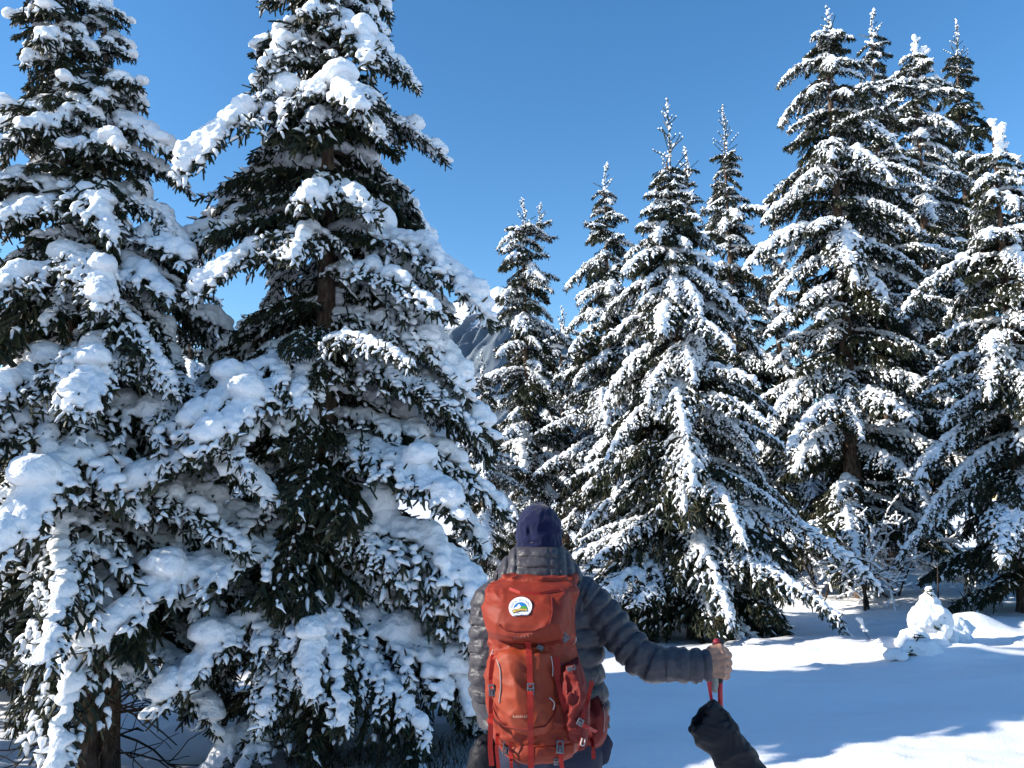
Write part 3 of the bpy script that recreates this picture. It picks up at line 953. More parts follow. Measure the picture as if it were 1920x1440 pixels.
# beanie ------------------------------------------------------------
hc = P(1010, 1000, PY + 0.02)
def beanie_f(p):
    q = p - hc
    zt = q[..., 2] - 0.008
    zt = np.where(zt > 0, zt / 0.112, zt / 0.150)
    dome = (np.sqrt((q[..., 0] / 0.089) ** 2 + (q[..., 1] / 0.104) ** 2 + zt ** 2) - 1) * 0.086
    dome = np.maximum(dome, -q[..., 2] - 0.075)
    zz = q[..., 2] + 0.045 + 0.10 * q[..., 0] * 0.25 - 0.014 * np.sin(q[..., 0] * 22 + 0.5)
    rr = np.hypot(q[..., 0] / 0.089, q[..., 1] / 0.104)
    band = np.hypot((rr - 0.88) * 0.09 / 1.0, zz * 0.42) - 0.0145
    fold = np.hypot((rr - 0.93) * 0.09, (zz - 0.020 - 0.25 * q[..., 0] * np.sign(q[..., 0])) * 0.9) - 0.0095
    d = smin(dome, band, 0.006)
    d = np.minimum(d, smin(d, fold, 0.004))
    # crown seam and gathered folds
    sx = q[..., 0] - 0.012 - 0.24 * (q[..., 2] - 0.11)
    d = d - 0.0028 * np.exp(-(sx / 0.006) ** 2) * np.clip(q[..., 2] / 0.02, 0, 1) * np.clip((0.108 - q[..., 2]) / 0.02, 0, 1)
    d = d + 0.010 * np.exp(-((sx + 0.028 + 0.3 * (q[..., 2] - 0.02)) / 0.011) ** 2) * np.exp(-((q[..., 2] - 0.015) / 0.03) ** 2)
    d = d - 0.004 * noise3(p * np.array([26, 26, 40])) - 0.003 * noise3(p * 60)
    return d
bv, bq = grid_mesh(beanie_f, hc - np.array([0.13, 0.14, 0.12]), hc + np.array([0.13, 0.14, 0.14]), 0.004)
beanie = part('beanie', (bv, bq), [M['beanie']], person)

# body: head with face, neck, trunk, hands --------------------------
def head_f(p):
    q = p - hc
    d = ellip(p, hc + np.array([0, 0.005, -0.03]), (0.074, 0.092, 0.115))
    d = smin(d, ellip(p, hc + np.array([0, 0.045, -0.11]), (0.052, 0.055, 0.055)), 0.03)      # jaw
    d = smin(d, cone(p, hc + np.array([0, 0.092, -0.045]), hc + np.array([0, 0.116, -0.085]), 0.010, 0.016), 0.012)   # nose
    for sx in (-1, 1):
        d = np.maximum(d, -(ellip(p, hc + np.array([sx * 0.033, 0.104, -0.045]), (0.017, 0.014, 0.010))))
        d = smin(d, ellip(p, hc + np.array([sx * 0.033, 0.088, -0.046]), (0.013, 0.012, 0.011)), 0.004)
        d = smin(d, ellip(p, hc + np.array([sx * 0.078, 0.0, -0.055]), (0.012, 0.022, 0.032)), 0.008)     # ear
    d = np.maximum(d, -ellip(p, hc + np.array([0, 0.108, -0.118]), (0.024, 0.012, 0.0035)))        # mouth
    d = smin(d, cone(p, hc + np.array([0, -0.01, -0.09]), hc + np.array([0, -0.005, -0.26]), 0.058, 0.064), 0.03)
    return d
b1 = grid_mesh(head_f, hc - np.array([0.12, 0.14, 0.27]), hc + np.array([0.12, 0.16, 0.12]), 0.0055)
def trunk_f(p):
    d = loft(p, tz, tcx, tcy, np.array(thx) - 0.02, np.array(thy) - 0.02, 2.2)
    for ch, rr in ((RA, RAr), (LA, LAr)):
        a, s = chain(p, ch, np.maximum(np.asarray(rr) - 0.018, 0.02))
        d = smin(d, a, 0.03)
    d = smin(d, cone(p, hc + np.array([0, -0.005, -0.2]), hc + np.array([0, 0, -0.30]), 0.060, 0.07), 0.04)
    return d
b2 = grid_mesh(trunk_f, [lo[0], PY - 0.2, zof(1345)], [hi[0] + 0.03, PY + 0.3, zof(1055)], 0.017)
def hand_pose(p, S):
    d = None
    for pts, rad in S:
        a, _ = chain(p, pts, rad)
        d = a if d is None else smin(d, a, 0.006)
    return d
HY = 2.985
fing = []
for k, (y0, y1, L) in enumerate(((1233, 1227, 1.0), (1241, 1241, 1.06), (1249, 1254, 1.0), (1257, 1266, 0.85))):
    kn = P(1357 - 1.5 * abs(k - 1.2), y1, HY + 0.001)
    p1 = P(1366 - 2 * (k > 2) - 1.0 * abs(k - 1), y1 + 1, HY + 0.036)
    p2 = P(1355, y1 + 2, HY + 0.068)
    p3 = P(1339, y1 + 3, HY + 0.060)
    fing.append(([P(1322, y0, HY + 0.004), kn], [0.019, 0.0125]))
    fing.append(([kn, p1, p2, p3], [0.0118, 0.0105, 0.0095, 0.0075]))
fing.append(([P(1318, 1246, HY + 0.004), P(1338, 1247, HY + 0.006)], [0.031, 0.026]))
fing.append(([P(1322, 1232, HY + 0.006), P(1334, 1220, HY + 0.006), P(1350, 1215, HY + 0.012), P(1363, 1220, HY + 0.030)], [0.018, 0.0145, 0.0115, 0.0090]))
b3c = P(1340, 1242, HY + 0.03)
def hand_f(p):
    d = hand_pose(p, fing)
    return d - 0.0012 * noise3(p * 90)
b3 = grid_mesh(hand_f, b3c - np.array([0.11, 0.08, 0.10]), b3c + np.array([0.08, 0.09, 0.10]), 0.0027)
LHc = P(936, 1362, 3.20)
lf = [([P(935, 1345, 3.16), LHc], [0.027, 0.034])]
for k in range(4):
    a = LHc + np.array([0.028 - 0.019 * k, 0.012, -0.02]); m_ = a + np.array([0.002, 0.02, -0.04]); e = m_ + np.array([0.004, -0.012, -0.03 + 0.004 * abs(k - 1)])
    lf.append(([a, m_, e], [0.0105, 0.0095, 0.0075]))
lf.append(([LHc + np.array([0.02, -0.01, 0.01]), LHc + np.array([0.045, 0.01, -0.03]), LHc + np.array([0.045, 0.02, -0.06])], [0.013, 0.011, 0.008]))
b4 = grid_mesh(lambda p: hand_pose(p, lf), LHc - np.array([0.08, 0.1, 0.13]), LHc + np.array([0.09, 0.1, 0.09]), 0.0045)
bb = join([b1, b2, b3, b4])
part('body', (bb[0], bb[1][0]), [M['skin']], person)

# trousers and boots -------------------------------------------------
gnd = gz(0.1, 3.1)
cxp = P(1028, 1420, PY)[0]
def trouser_f(p):
    hipz = zof(1395)
    d = loft(p, [zof(1325), zof(1370), zof(1410), zof(1450), zof(1500)], [cxp] * 5, [PY + 0.02] * 5, [0.165, 0.192, 0.200, 0.192, 0.16], [0.12, 0.135, 0.14, 0.13, 0.10], 2.3)
    for sx in (-1, 1):
        a, _ = chain(p, [[cxp + sx * 0.095, PY + 0.02, hipz - 0.06], [cxp + sx * 0.105, PY + 0.0, 0.46], [cxp + sx * 0.11, PY + 0.04, gnd - 0.02]], [0.108, 0.080, 0.075])
        d = smin(d, a, 0.035)
    return d - 0.005 * noise3(p * np.array([14, 14, 9])) - 0.003 * noise3(p * 30)
tv = grid_mesh(trouser_f, [cxp - 0.27, PY - 0.2, gnd - 0.06], [cxp + 0.27, PY + 0.22, zof(1322)], 0.008)
part('trousers', tv, [M['trouser']], person)
for sx in (-1, 1):
    fc = np.array([cxp + sx * 0.11, PY + 0.06, gnd - 0.03])
    bt = grid_mesh(lambda p: smin(ellip(p, fc + np.array([0, 0.06, 0.0]), (0.055, 0.15, 0.05)), cone(p, fc + np.array([0, -0.02, 0]), fc + np.array([0, -0.02, 0.12]), 0.065, 0.075), 0.03), fc - np.array([0.1, 0.14, 0.08]), fc + np.array([0.1, 0.26, 0.22]), 0.01)
    part('boot', bt, [M['boot']], person)
# flap of the jacket hem standing out on the right hip
fl = P(1128, 1392, 3.10)
fv = grid_mesh(lambda p: np.maximum(ellip(p, fl, (0.045, 0.018, 0.085)), (p[..., 0] - fl[0]) * 0.7 - (p[..., 2] - fl[2]) * -0.5 - 0.03) - 0.002 * noise3(p * 40), fl - 0.11, fl + 0.11, 0.006)
part('jacket_flap', fv, [M['trouser']], person)

# ------------------------------------------------------------------ backpack
from mathutils.bvhtree import BVHTree
KY = 2.835
pack = empty('backpack', tuple(P(997, 1425, KY)), 'large orange-red hiking backpack with round badge, worn on the hiker back', 'backpack')
SY = 2.80                       # depth at which the pack outline is read
def sect(rows, n):
    z = [float(P(960, r[0], SY)[2]) for r in rows]
    cx = [float((P(r[1], r[0], SY)[0] + P(r[2], r[0], SY)[0]) / 2) for r in rows]
    hx = [float((P(r[2], r[0], SY)[0] - P(r[1], r[0], SY)[0]) / 2) for r in rows]
    cy = [(r[3] + 2.985) / 2 for r in rows]
    hy = [(2.985 - r[3]) / 2 for r in rows]
    return z, cx, cy, hx, hy, n
def folds(p, a, f=9.0, sx=1.0, sz=1.0, o=0.0):
    q = p * np.array([f * sx, f, f * sz]) + o
    w = p * f * 0.6 + o + 11
    q = q + 0.9 * np.stack([noise3(w), noise3(w + 7.7), noise3(w + 3.1)], -1)
    return a * (1 - 2 * np.abs(noise3(q))) + 0.45 * a * (1 - 2 * np.abs(noise3(q * 2.6 + 4.4))) * np.clip(0.6 + noise3(p * f * 0.5 + 9), 0, 1)
S_main = sect([(1150, 925, 1072, 2.75), (1200, 922, 1074, 2.735), (1250, 917, 1082, 2.72), (1300, 916, 1090, 2.71), (1345, 922, 1096, 2.71), (1380, 930, 1094, 2.725), (1396, 936, 1088, 2.74)], 2.4)
def main_f(p):
    d = loft(p, *S_main)
    return d - folds(p, 0.012, 10, 0.8, 1.2) - 0.003 * noise3(p * 30)
S_lid = sect([(1092, 950, 1060, 2.84), (1100, 922, 1074, 2.80), (1112, 912, 1079, 2.745), (1135, 909, 1080, 2.695), (1160, 912, 1079, 2.672), (1180, 918, 1077, 2.675), (1194, 924, 1075, 2.695), (1202, 932, 1068, 2.74)], 2.15)
patch_c = P(977, 1141, 2.685)
def lid_f(p):
    d = loft(p, *S_lid)
    w = np.clip(np.linalg.norm((p - patch_c)[..., [0, 2]], axis=-1) / 0.06 - 0.6, 0, 1)
    d = d - w * (folds(p, 0.013, 9, 1.1, 0.9, 2.0) + 0.003 * noise3(p * 34))
    # scooped top edge and the curved seam below the badge
    q = p - P(995, 1092, 2.74)
    d = np.maximum(d, -(ellip(p, P(1000, 1090, 2.76), (0.13, 0.07, 0.022))))
    return d
S_bot = sect([(1376, 938, 1086, 2.735), (1386, 934, 1090, 2.715), (1402, 938, 1086, 2.712), (1414, 946, 1076, 2.722), (1424, 962, 1058, 2.75), (1430, 975, 1040, 2.80)], 2.3)
def bot_f(p):
    return loft(p, *S_bot) - folds(p, 0.010, 11, 1.0, 0.8, 5.0) - 0.003 * noise3(p * 30)
S_poc = sect([(1209, 948, 1026, 2.725), (1216, 936, 1040, 2.700), (1232, 925, 1046, 2.690), (1262, 919, 1046, 2.682), (1300, 920, 1050, 2.672), (1335, 928, 1050, 2.672), (1352, 938, 1044, 2.680), (1362, 950, 1034, 2.700), (1367, 965, 1018, 2.725)], 2.2)
def poc_f(p):
    d = loft(p, *S_poc)
    d = np.maximum(d, p[..., 1] - 2.745)
    crease = np.exp(-(((p[..., 0] - P(990, 1260, 2.68)[0]) + 0.35 * (p[..., 2] - zof(1260, 2.68))) / 0.03) ** 2) * np.clip((p[..., 2] - zof(1320, 2.68)) / 0.1, 0, 1)
    return d + 0.014 * crease - folds(p, 0.012, 8, 0.9, 0.7, 8.0) - 0.0025 * noise3(p * 30)
S_sid = sect([(1240, 1048, 1082, 2.715), (1256, 1040, 1088, 2.700), (1290, 1042, 1096, 2.690), (1330, 1046, 1102, 2.690), (1362, 1052, 1102, 2.700), (1376, 1060, 1094, 2.72)], 2.6)
def sid_f(p):
    return loft(p, *S_sid) - folds(p, 0.011, 12, 1.6, 0.4, 3.0) - 0.002 * noise3(p * 40)
bx = lambda S, h, m=0.035: ([min(np.array(S[1]) - np.array(S[3])) - m, min(np.array(S[2]) - np.array(S[4])) - m, min(S[0]) - m], [max(np.array(S[1]) + np.array(S[3])) + m, 3.0 + m, max(S[0]) + m], h)
PM = {}
for nm, f, S, mt in (('main_body', main_f, S_main, 'pack'), ('lid', lid_f, S_lid, 'pack'), ('bottom_compartment', bot_f, S_bot, 'pack'), ('front_pocket', poc_f, S_poc, 'pocket'), ('side_pocket', sid_f, S_sid, 'side')):
    vq = grid_mesh(f, *bx(S, 0.0046))
    PM[nm] = (vq, part(nm, vq, [M[mt]], pack))
hb = P(1118, 1348, 3.02)
def belt_f(p):
    d = ellip(p, hb + np.array([-0.004, 0, 0]), (0.042, 0.075, 0.085))
    d = smin(d, ellip(p, hb + np.array([-0.02, 0.01, -0.045]), (0.050, 0.075, 0.035)), 0.02)
    d = smin(d, cone(p, P(1085, 1345, 2.95), P(1125, 1348, 3.12), 0.035, 0.04), 0.02)
    return d - folds(p, 0.005, 10) - 0.002 * noise3(p * 40)
vq = grid_mesh(belt_f, hb - np.array([0.13, 0.14, 0.14]), hb + np.array([0.1, 0.2, 0.14]), 0.005)
PM['hip_belt'] = (vq, part('hip_belt', vq, [M['side']], pack))
lb = P(925, 1352, 3.02)
vq = grid_mesh(lambda p: cone(p, P(940, 1348, 2.95), P(920, 1348, 3.12), 0.032, 0.035) - folds(p, 0.004, 10), lb - 0.16, lb + 0.16, 0.008)
part('hip_belt', vq, [M['side']], pack)
# shoulder straps over both shoulders
for pts in ([P(950, 1120, 2.965), P(950, 1098, 2.99), P(945, 1090, 3.06), P(940, 1110, 3.20), P(940, 1180, 3.27), P(925, 1300, 3.26)],
            [P(1066, 1112, 2.965), P(1068, 1092, 2.99), P(1076, 1084, 3.06), P(1082, 1104, 3.20), P(1085, 1180, 3.27), P(1098, 1300, 3.26)]):
    ch = smooth_chain(pts, 6)
    vq = grid_mesh(lambda p: np.maximum(chain(p, ch, np.full(len(ch), 0.017))[0], -1), ch.min(0) - 0.05, ch.max(0) + 0.05, 0.011)
    part('shoulder_strap', vq, [M['pack']], pack)

pv, pq = join([PM[k][0] for k in ('main_body', 'lid', 'bottom_compartment', 'front_pocket', 'side_pocket', 'hip_belt')])
bvh = BVHTree.FromPolygons([tuple(v) for v in pv], [tuple(int(i) for i in f) for f in pq[0]])
CAMV = np.array([0, 0, CAM_Z])
def on_pack(px, py, default=2.70, lift=0.004):
    tgt = P(px, py, default)
    d = tgt - CAMV; d = d / np.linalg.norm(d)
    hit = bvh.ray_cast(Vector(CAMV), Vector(d))
    y = hit[0].y if hit[0] is not None else default
    return P(px, py, y - lift)
def ribbon(pts, w, t=0.003):
    pts = np.asarray(pts, float)
    T = unit(np.gradient(pts, axis=0))
    side = unit(np.cross(T, np.array([[0, -1.0, 0]])))
    nrm = np.cross(side, T)
    a = side * w / 2; b_ = nrm * t / 2
    v = np.stack([pts - a - b_, pts + a - b_, pts + a + b_, pts - a + b_], 1).reshape(-1, 3)
    n = len(pts)
    i = np.arange(n - 1)[:, None] * 4; j = np.arange(4)[None]
    q = np.stack([i + j, i + (j + 1) % 4, i + 4 + (j + 1) % 4, i + 4 + j], -1).reshape(-1, 4)
    q = np.concatenate([q, [[3, 2, 1, 0]], [[4 * n - 4, 4 * n - 3, 4 * n - 2, 4 * n - 1]]])
    return v, q
def draped(path, default=2.70, lift=0.004, step=6.0, sm=2):
    path = np.asarray(path, float)
    L = np.concatenate([[0], np.cumsum(np.linalg.norm(np.diff(path, axis=0), axis=1))])
    s = np.linspace(0, L[-1], max(3, int(L[-1] / step)))
    q = np.stack([np.interp(s, L, path[:, k]) for k in (0, 1)], 1)
    w = np.array([on_pack(a, b_, default, lift) for a, b_ in q])
    for _ in range(sm):      # webbing is stiff: pull the depth smooth, never below the cloth
        y = w[:, 1].copy()
        y[1:-1] = np.minimum(y[1:-1], (y[:-2] + y[2:]) / 2)
        w = np.array([P(a, b_, yy) for (a, b_), yy in zip(q, y)])
    return w
def box_mesh(c, sx, sy, sz, rot=0.0):
    v = np.array([[x, y, z] for x in (-1, 1) for y in (-1, 1) for z in (-1, 1)], float) * np.array([sx, sy, sz]) / 2
    ca, sa = math.cos(rot), math.sin(rot)
    v = np.stack([v[:, 0] * ca - v[:, 2] * sa, v[:, 1], v[:, 0] * sa + v[:, 2] * ca], -1) + c
    q = np.array([[0, 1, 3, 2], [4, 6, 7, 5], [0, 4, 5, 1], [2, 3, 7, 6], [0, 2, 6, 4], [1, 5, 7, 3]])
    return v, q
STR = [('compression_strap', [(990, 1204), (993, 1240), (994, 1300), (995, 1400), (996, 1442)], 0.019, 'strap', 3),
       ('compression_strap', [(925, 1228), (921, 1262), (921, 1330), (919, 1400), (922, 1436)], 0.017, 'strap', 3),
       ('compression_strap', [(933, 1375), (931, 1405), (935, 1442)], 0.012, 'strap', 2),
       ('compression_strap', [(1043, 1232), (1046, 1270), (1055, 1310), (1063, 1332)], 0.022, 'strap', 2),
       ('bottom_strap', [(1049, 1384), (1050, 1405), (1054, 1442)], 0.014, 'strap', 2),
       ('bottom_strap', [(957, 1394), (958, 1420), (959, 1442)], 0.011, 'strap', 2),
       ('side_strap', [(1110, 1277), (1104, 1305), (1092, 1345), (1086, 1358)], 0.014, 'strap', 2),
       ('dangling_strap', [(1088, 1358), (1104, 1366), (1112, 1395), (1113, 1423)], 0.013, 'strap', 2),
       ('dangling_strap', [(1090, 1357), (1106, 1366), (1118, 1372)], 0.013, 'strap', 2),
       ('haul_loop', [(955, 1104), (975, 1112), (1015, 1113), (1050, 1106)], 0.012, 'strap', 2)]
for nm, path, w, mt, s_ in STR:
    part(nm, ribbon(draped(path, 2.715, 0.006, 5.0, s_), w), [M[mt]], pack, False)
# zips, cords, piping
for nm, path, r, mt in (('zip', [(931, 1236), (938, 1255), (939, 1290), (936, 1318)], 0.0026, 'zip'),
                        ('pocket_seam', [(992, 1214), (995, 1245), (993, 1268)], 0.002, 'zip'),
                        ('elastic_cord', [(1030, 1308), (1038, 1314), (1041, 1322), (1037, 1331)], 0.0022, 'cord'),
                        ('elastic_cord', [(1033, 1230), (1037, 1250), (1036, 1268)], 0.002, 'cord'),
                        ('lid_piping', [(928, 1198), (945, 1204), (990, 1208), (1040, 1203), (1070, 1197)], 0.0022, 'side'),
                        ('lid_seam', [(935, 1171), (944, 1180), (965, 1184), (1000, 1183), (1030, 1172), (1036, 1150), (1035, 1120)], 0.0022, 'side'),
                        ('pocket_piping', [(922, 1318), (930, 1342), (946, 1362), (985, 1368), (1022, 1362), (1040, 1340), (1044, 1318)], 0.0022, 'side'),
                        ('hip_pocket_zip', [(1122, 1305), (1130, 1318), (1134, 1345), (1132, 1372)], 0.0024, 'zip'),
                        ('rope_loop', [(1092, 1384), (1088, 1394), (1091, 1402), (1096, 1396), (1097, 1384)], 0.0022, 'cord'),
                        ('rope_loop', [(928, 1386), (935, 1395), (944, 1402), (950, 1414), (975, 1436)], 0.0025, 'side'),
                        ('rope_loop', [(1080, 1196), (1079, 1204), (1074, 1207)], 0.0018, 'cord')):
    vv, qq, tt = tube(smooth_chain(draped(path, 2.72, 0.002, 8.0, 1), 3), r, 6)
    part(nm, (vv, qq, tt), [M[mt]], pack)
cp = smooth_chain([P(936, 1110, 2.93), P(939, 1096, 2.92), P(950, 1092, 2.91), P(966, 1098, 2.90)], 6)
part('cream_piping', tube(cp, 0.0055, 8), [M['cream']], pack)
# buckles: ladder-lock frames with a cross bar and prongs
def buckle(px, py, w, h, rot=0.0, mt='buckle', Y=2.715):
    c = on_pack(px, py, Y, 0.010)
    t = 0.22 * w
    ps = []
    for (ox, oz, sx, sz) in ((-w / 2 + t / 2, 0, t, h), (w / 2 - t / 2, 0, t, h), (0, h / 2 - t / 2, w * 0.96, t), (0, -h / 2 + t / 2, w * 0.96, t), (0, 0.05 * h, w * 0.96, t * 0.9), (0, -0.22 * h, w * 0.35, h * 0.35)):
        ca, sa = math.cos(rot), math.sin(rot)
        ps.append(box_mesh(c + np.array([ox * ca - oz * sa, 0, ox * sa + oz * ca]), sx, 0.007 + 0.002 * (ox == 0), sz, rot))
    v, f = join(ps)
    o = part('buckle', (v, f[0]), [M[mt]], pack, False)
    bm = o.modifiers.new('bevel', 'BEVEL'); bm.width = 0.0012; bm.segments = 2
buckle(995, 1292, 0.024, 0.038)
buckle(922, 1294, 0.020, 0.036, 0.1)
buckle(1050, 1400, 0.024, 0.042)
buckle(949, 1402, 0.022, 0.040, -0.1)
buckle(1058, 1194, 0.026, 0.032, 0.75)
buckle(1013, 1214, 0.022, 0.016, -0.5)
buckle(1071, 1253, 0.030, 0.014, 0.35)
buckle(924, 1224, 0.010, 0.022, -0.4, 'cord')
buckle(1088, 1354, 0.020, 0.022, -0.5)
buckle(1043, 1428, 0.016, 0.022, 0.0)
buckle(1131, 1322, 0.009, 0.028, 0.45, 'grip_black', 2.95)

# badge and lettering --------------------------------------------------
def flat_shape(poly, u0, lift, thick=0.0015, plane=None):
    """poly in photo px around the badge centre -> thin plate lying on the badge plane"""
    c, r, upv, n = plane
    k = 1.0 / FPX * 2.685
    poly = np.asarray(poly, float)
    a = c + r * ((poly[:, 0] - u0[0]) * k)[:, None] + upv * (-(poly[:, 1] - u0[1]) * k)[:, None]
    top = a + n * lift; bot = a + n * (lift - thick)
    m_ = len(poly)
    return np.concatenate([top, bot]), m_
def plate(name, poly, u0, lift, mat, parent, plane, thick=0.0015):
    v, m_ = flat_shape(poly, u0, lift, thick, plane)
    me = bpy.data.meshes.new(name)
    org = np.array(pack.location)
    fs = [list(range(m_))[::-1]] + [[2 * m_ - 1 - i for i in range(m_)][::-1]] + [[i, (i + 1) % m_, m_ + (i + 1) % m_, m_ + i] for i in range(m_)]
    me.from_pydata([tuple(x - org) for x in v], [], fs)
    me.update()
    me.materials.append(mat)
    o = link(name, me, parent)
    return o
def flatmat(name, col, rough=0.6):
    return cloth(name, col, rough, 200, 0.2, 0.001)
bw = flatmat('badge_white', (0.72, 0.74, 0.80)); bblue = flatmat('badge_blue', (0.012, 0.16, 0.42)); bnavy = flatmat('badge_navy', (0.008, 0.012, 0.06))
bgreen = flatmat('badge_green', (0.06, 0.27, 0.03)); byel = flatmat('badge_yellow', (0.60, 0.42, 0.10)); bred = flatmat('badge_brown', (0.16, 0.03, 0.01))
def plane_at(px, py, span=14):
    pts = np.array([on_pack(px + a, py + b_, 2.69, 0.0) for a in (-span, 0, span) for b_ in (-span, 0, span)])
    c = pts.mean(0)
    u, s, vt = np.linalg.svd(pts - c)
    n = vt[2]
    n = n if n[1] < 0 else -n
    r = unit(np.array([1.0, 0, 0]) - n * n[0])
    upv = np.cross(n, r)
    upv = upv if upv[2] > 0 else -upv
    return c, r, upv, n
BP = plane_at(976, 1143)
U0 = (976, 1143)
th_ = np.linspace(math.radians(-52), math.radians(232), 44)
outline = [(976 + 21.5 * math.cos(a), 1139 - 21 * math.sin(a)) for a in th_]
badge = plate('badge', outline, U0, 0.005, bw, pack, BP, 0.014)
th2 = np.linspace(0, math.pi, 28)
def sub(name, poly, lift, mat):
    return plate(name, poly, U0, lift, mat, badge, BP, 0.0011)
sub('badge_outline', [(976 + 12.6 * math.cos(a), 1143 - 13.6 * math.sin(a)) for a in th2], 0.0056, bnavy)
sub('badge_sky', [(976 + 11.4 * math.cos(a), 1142.4 - 12.3 * math.sin(a)) for a in th2], 0.0062, bblue)
sub('badge_mountain', [(963.2, 1143.5), (967, 1139.2), (968.2, 1140.5), (973.4, 1133), (977.5, 1138.5), (975, 1142.5), (970, 1143.6)], 0.0068, bw)
sub('badge_hill', [(974, 1143.6), (978, 1138.8), (983, 1138), (987, 1140), (989, 1143), (988, 1144.6), (981, 1143.2)], 0.0070, bgreen)
sub('badge_banner_edge', [(961, 1146), (964, 1144.2), (976, 1142.8), (988, 1144.6), (989.4, 1149.8), (976, 1148.8), (962.5, 1151.8)], 0.0074, bnavy)
sub('badge_banner', [(962, 1146.5), (965, 1145), (976, 1143.6), (987.6, 1145.4), (988.6, 1149.2), (976, 1148.1), (963.2, 1151)], 0.0080, byel)

def text_mesh(body, size):
    cu = bpy.data.curves.new('lettering', 'FONT')
    cu.body = body; cu.size = size; cu.align_x = 'CENTER'
    o = bpy.data.objects.new('lettering', cu); COL.objects.link(o)
    bpy.context.view_layer.update()
    me = bpy.data.meshes.new_from_object(o.evaluated_get(bpy.context.evaluated_depsgraph_get()))
    bpy.data.objects.remove(o)
    return me
def lettering(name, body, px, py, size_px, mat, parent, plane, lift, rot=0.0, sx=1.0, u0=U0, drape=False):
    me = text_mesh(body, 1.0)
    n = len(me.vertices)
    co = np.zeros(n * 3, dtype=np.float32); me.vertices.foreach_get('co', co); co = co.reshape(-1, 3).astype(float)
    ca, sa = math.cos(rot), math.sin(rot)
    x = co[:, 0] * sx * size_px; y = (co[:, 1] - 0.33) * size_px
    pxs = px + x * ca - y * sa; pys = py - (x * sa + y * ca)
    if drape:
        w = np.array([on_pack(a, b_, 2.69, lift) for a, b_ in zip(pxs, pys)])
    else:
        c, r, upv, nn = plane
        k = 2.685 / FPX
        w = c + r * ((pxs - u0[0]) * k)[:, None] + upv * (-(pys - u0[1]) * k)[:, None] + nn * lift
    w = w - np.array(pack.location)
    me.vertices.foreach_set('co', w.astype(np.float32).ravel())
    me.update()
    me.materials.clear(); me.materials.append(mat)
    return link(name, me, parent)
word = 'DOUGLAN DES PRODES'
for i, chn in enumerate(word):
    if chn == ' ':
        continue
    a = math.radians(172 - 164 * i / (len(word) - 1))
    lettering('badge_lettering', chn, 976 + 16.6 * math.cos(a), 1142 - 17.0 * math.sin(a), 4.6, bnavy, badge, BP, 0.0056, a - math.pi / 2, 0.8)
lettering('badge_lettering', 'TIPOGRAFIA', 975.5, 1147.3, 3.6, bred, badge, BP, 0.0084, 0.02)
lettering('badge_lettering', 'Parc du', 975, 1152.6, 3.2, bnavy, badge, BP, 0.0056, 0.03)
lettering('badge_lettering', 'Tour Bois', 975, 1156.4, 3.6, bnavy, badge, BP, 0.0056, 0.02)
mlog = flatmat('logo_grey', (0.30, 0.13, 0.11), 0.4)
for i, chn in enumerate('OSPREY'):
    t = (i - 2.5) / 2.5
    lettering('logo_lettering', chn, 981 + 15.5 * t, 1194 - 3.0 * t - 1.5 * t * t, 8.5, mlog, pack, None, 0.003, 0.20 + 0.12 * t, 0.85, drape=True)
lettering('logo_lettering', 'kestrel', 975, 1343, 9.5, flatmat('logo_pale', (0.62, 0.36, 0.26), 0.5), pack, None, 0.003, 0.0, 1.05, drape=True)

# ------------------------------------------------------------------ pole, mittens
PYp = HY + 0.036
top = P(1347, 1204, PYp); low = P(1349, 1330, PYp)
dirp = unit(low - top)
ptip = low + dirp * ((low[2] - (gz(low[0], PYp) - 0.05)) / -dirp[2])
pole = empty('trekking_pole', tuple(ptip), 'red trekking pole with black grip held upright in the hiker hand', 'trekking pole')
part('shaft', tube(np.linspace(top + dirp * 0.10, ptip, 12) + np.array([0.004, 0, 0]), 0.0095, 14), [M['pole_red']], pole)
gp = [top + dirp * a for a in (0.0, 0.012, 0.03, 0.06, 0.09, 0.12, 0.145)]
part('grip', tube(smooth_chain(gp, 4), np.interp(np.linspace(0, 1, 25), [0, 0.1, 0.25, 0.5, 0.8, 1], [0.017, 0.019, 0.0155, 0.0165, 0.0155, 0.014]), 16), [M['grip_black']], pole)
kc = P(1347, 1205, PYp)
def knob_f(p):
    q = p - kc
    a = q[..., 0] * math.cos(0.35) + q[..., 2] * math.sin(0.35); b_ = -q[..., 0] * math.sin(0.35) + q[..., 2] * math.cos(0.35)
    return (np.sqrt((a / 0.024) ** 2 + (q[..., 1] / 0.021) ** 2 + (b_ / 0.017) ** 2) - 1) * 0.017
part('knob', grid_mesh(knob_f, kc - 0.035, kc + 0.035, 0.0028), [M['grip_black']], pole)
kc2 = P(1344.0, 1203.0, PYp - 0.008)
part('knob_inlay', grid_mesh(lambda p: ellip(p, kc2, (0.0145, 0.0145, 0.0115)), kc2 - 0.03, kc2 + 0.03, 0.0024), [material('dark_red_rubber', (0.20, 0.008, 0.022), 0.5, 0.4)[0]], pole)
fg = [P(1340, 1262, PYp - 0.004), P(1340, 1280, PYp - 0.004), P(1337.5, 1294, PYp - 0.004), P(1336.5, 1297, PYp - 0.004)]
part('foam_grip', tube(smooth_chain(fg, 5), np.interp(np.linspace(0, 1, 16), [0, 0.7, 0.92, 1], [0.0150, 0.0150, 0.011, 0.004]), 14), [M['grip_grey']], pole)
part('tip', tube(np.array([ptip - dirp * 0.02, ptip + dirp * 0.05]), [0.006, 0.002], 8), [M['buckle']], pole)
bk = ptip - dirp * 0.07
v, q, t = tube(np.array([bk, bk + dirp * 0.006]), 0.045, 18)
part('basket', (v, q, t), [M['grip_black']], pole)
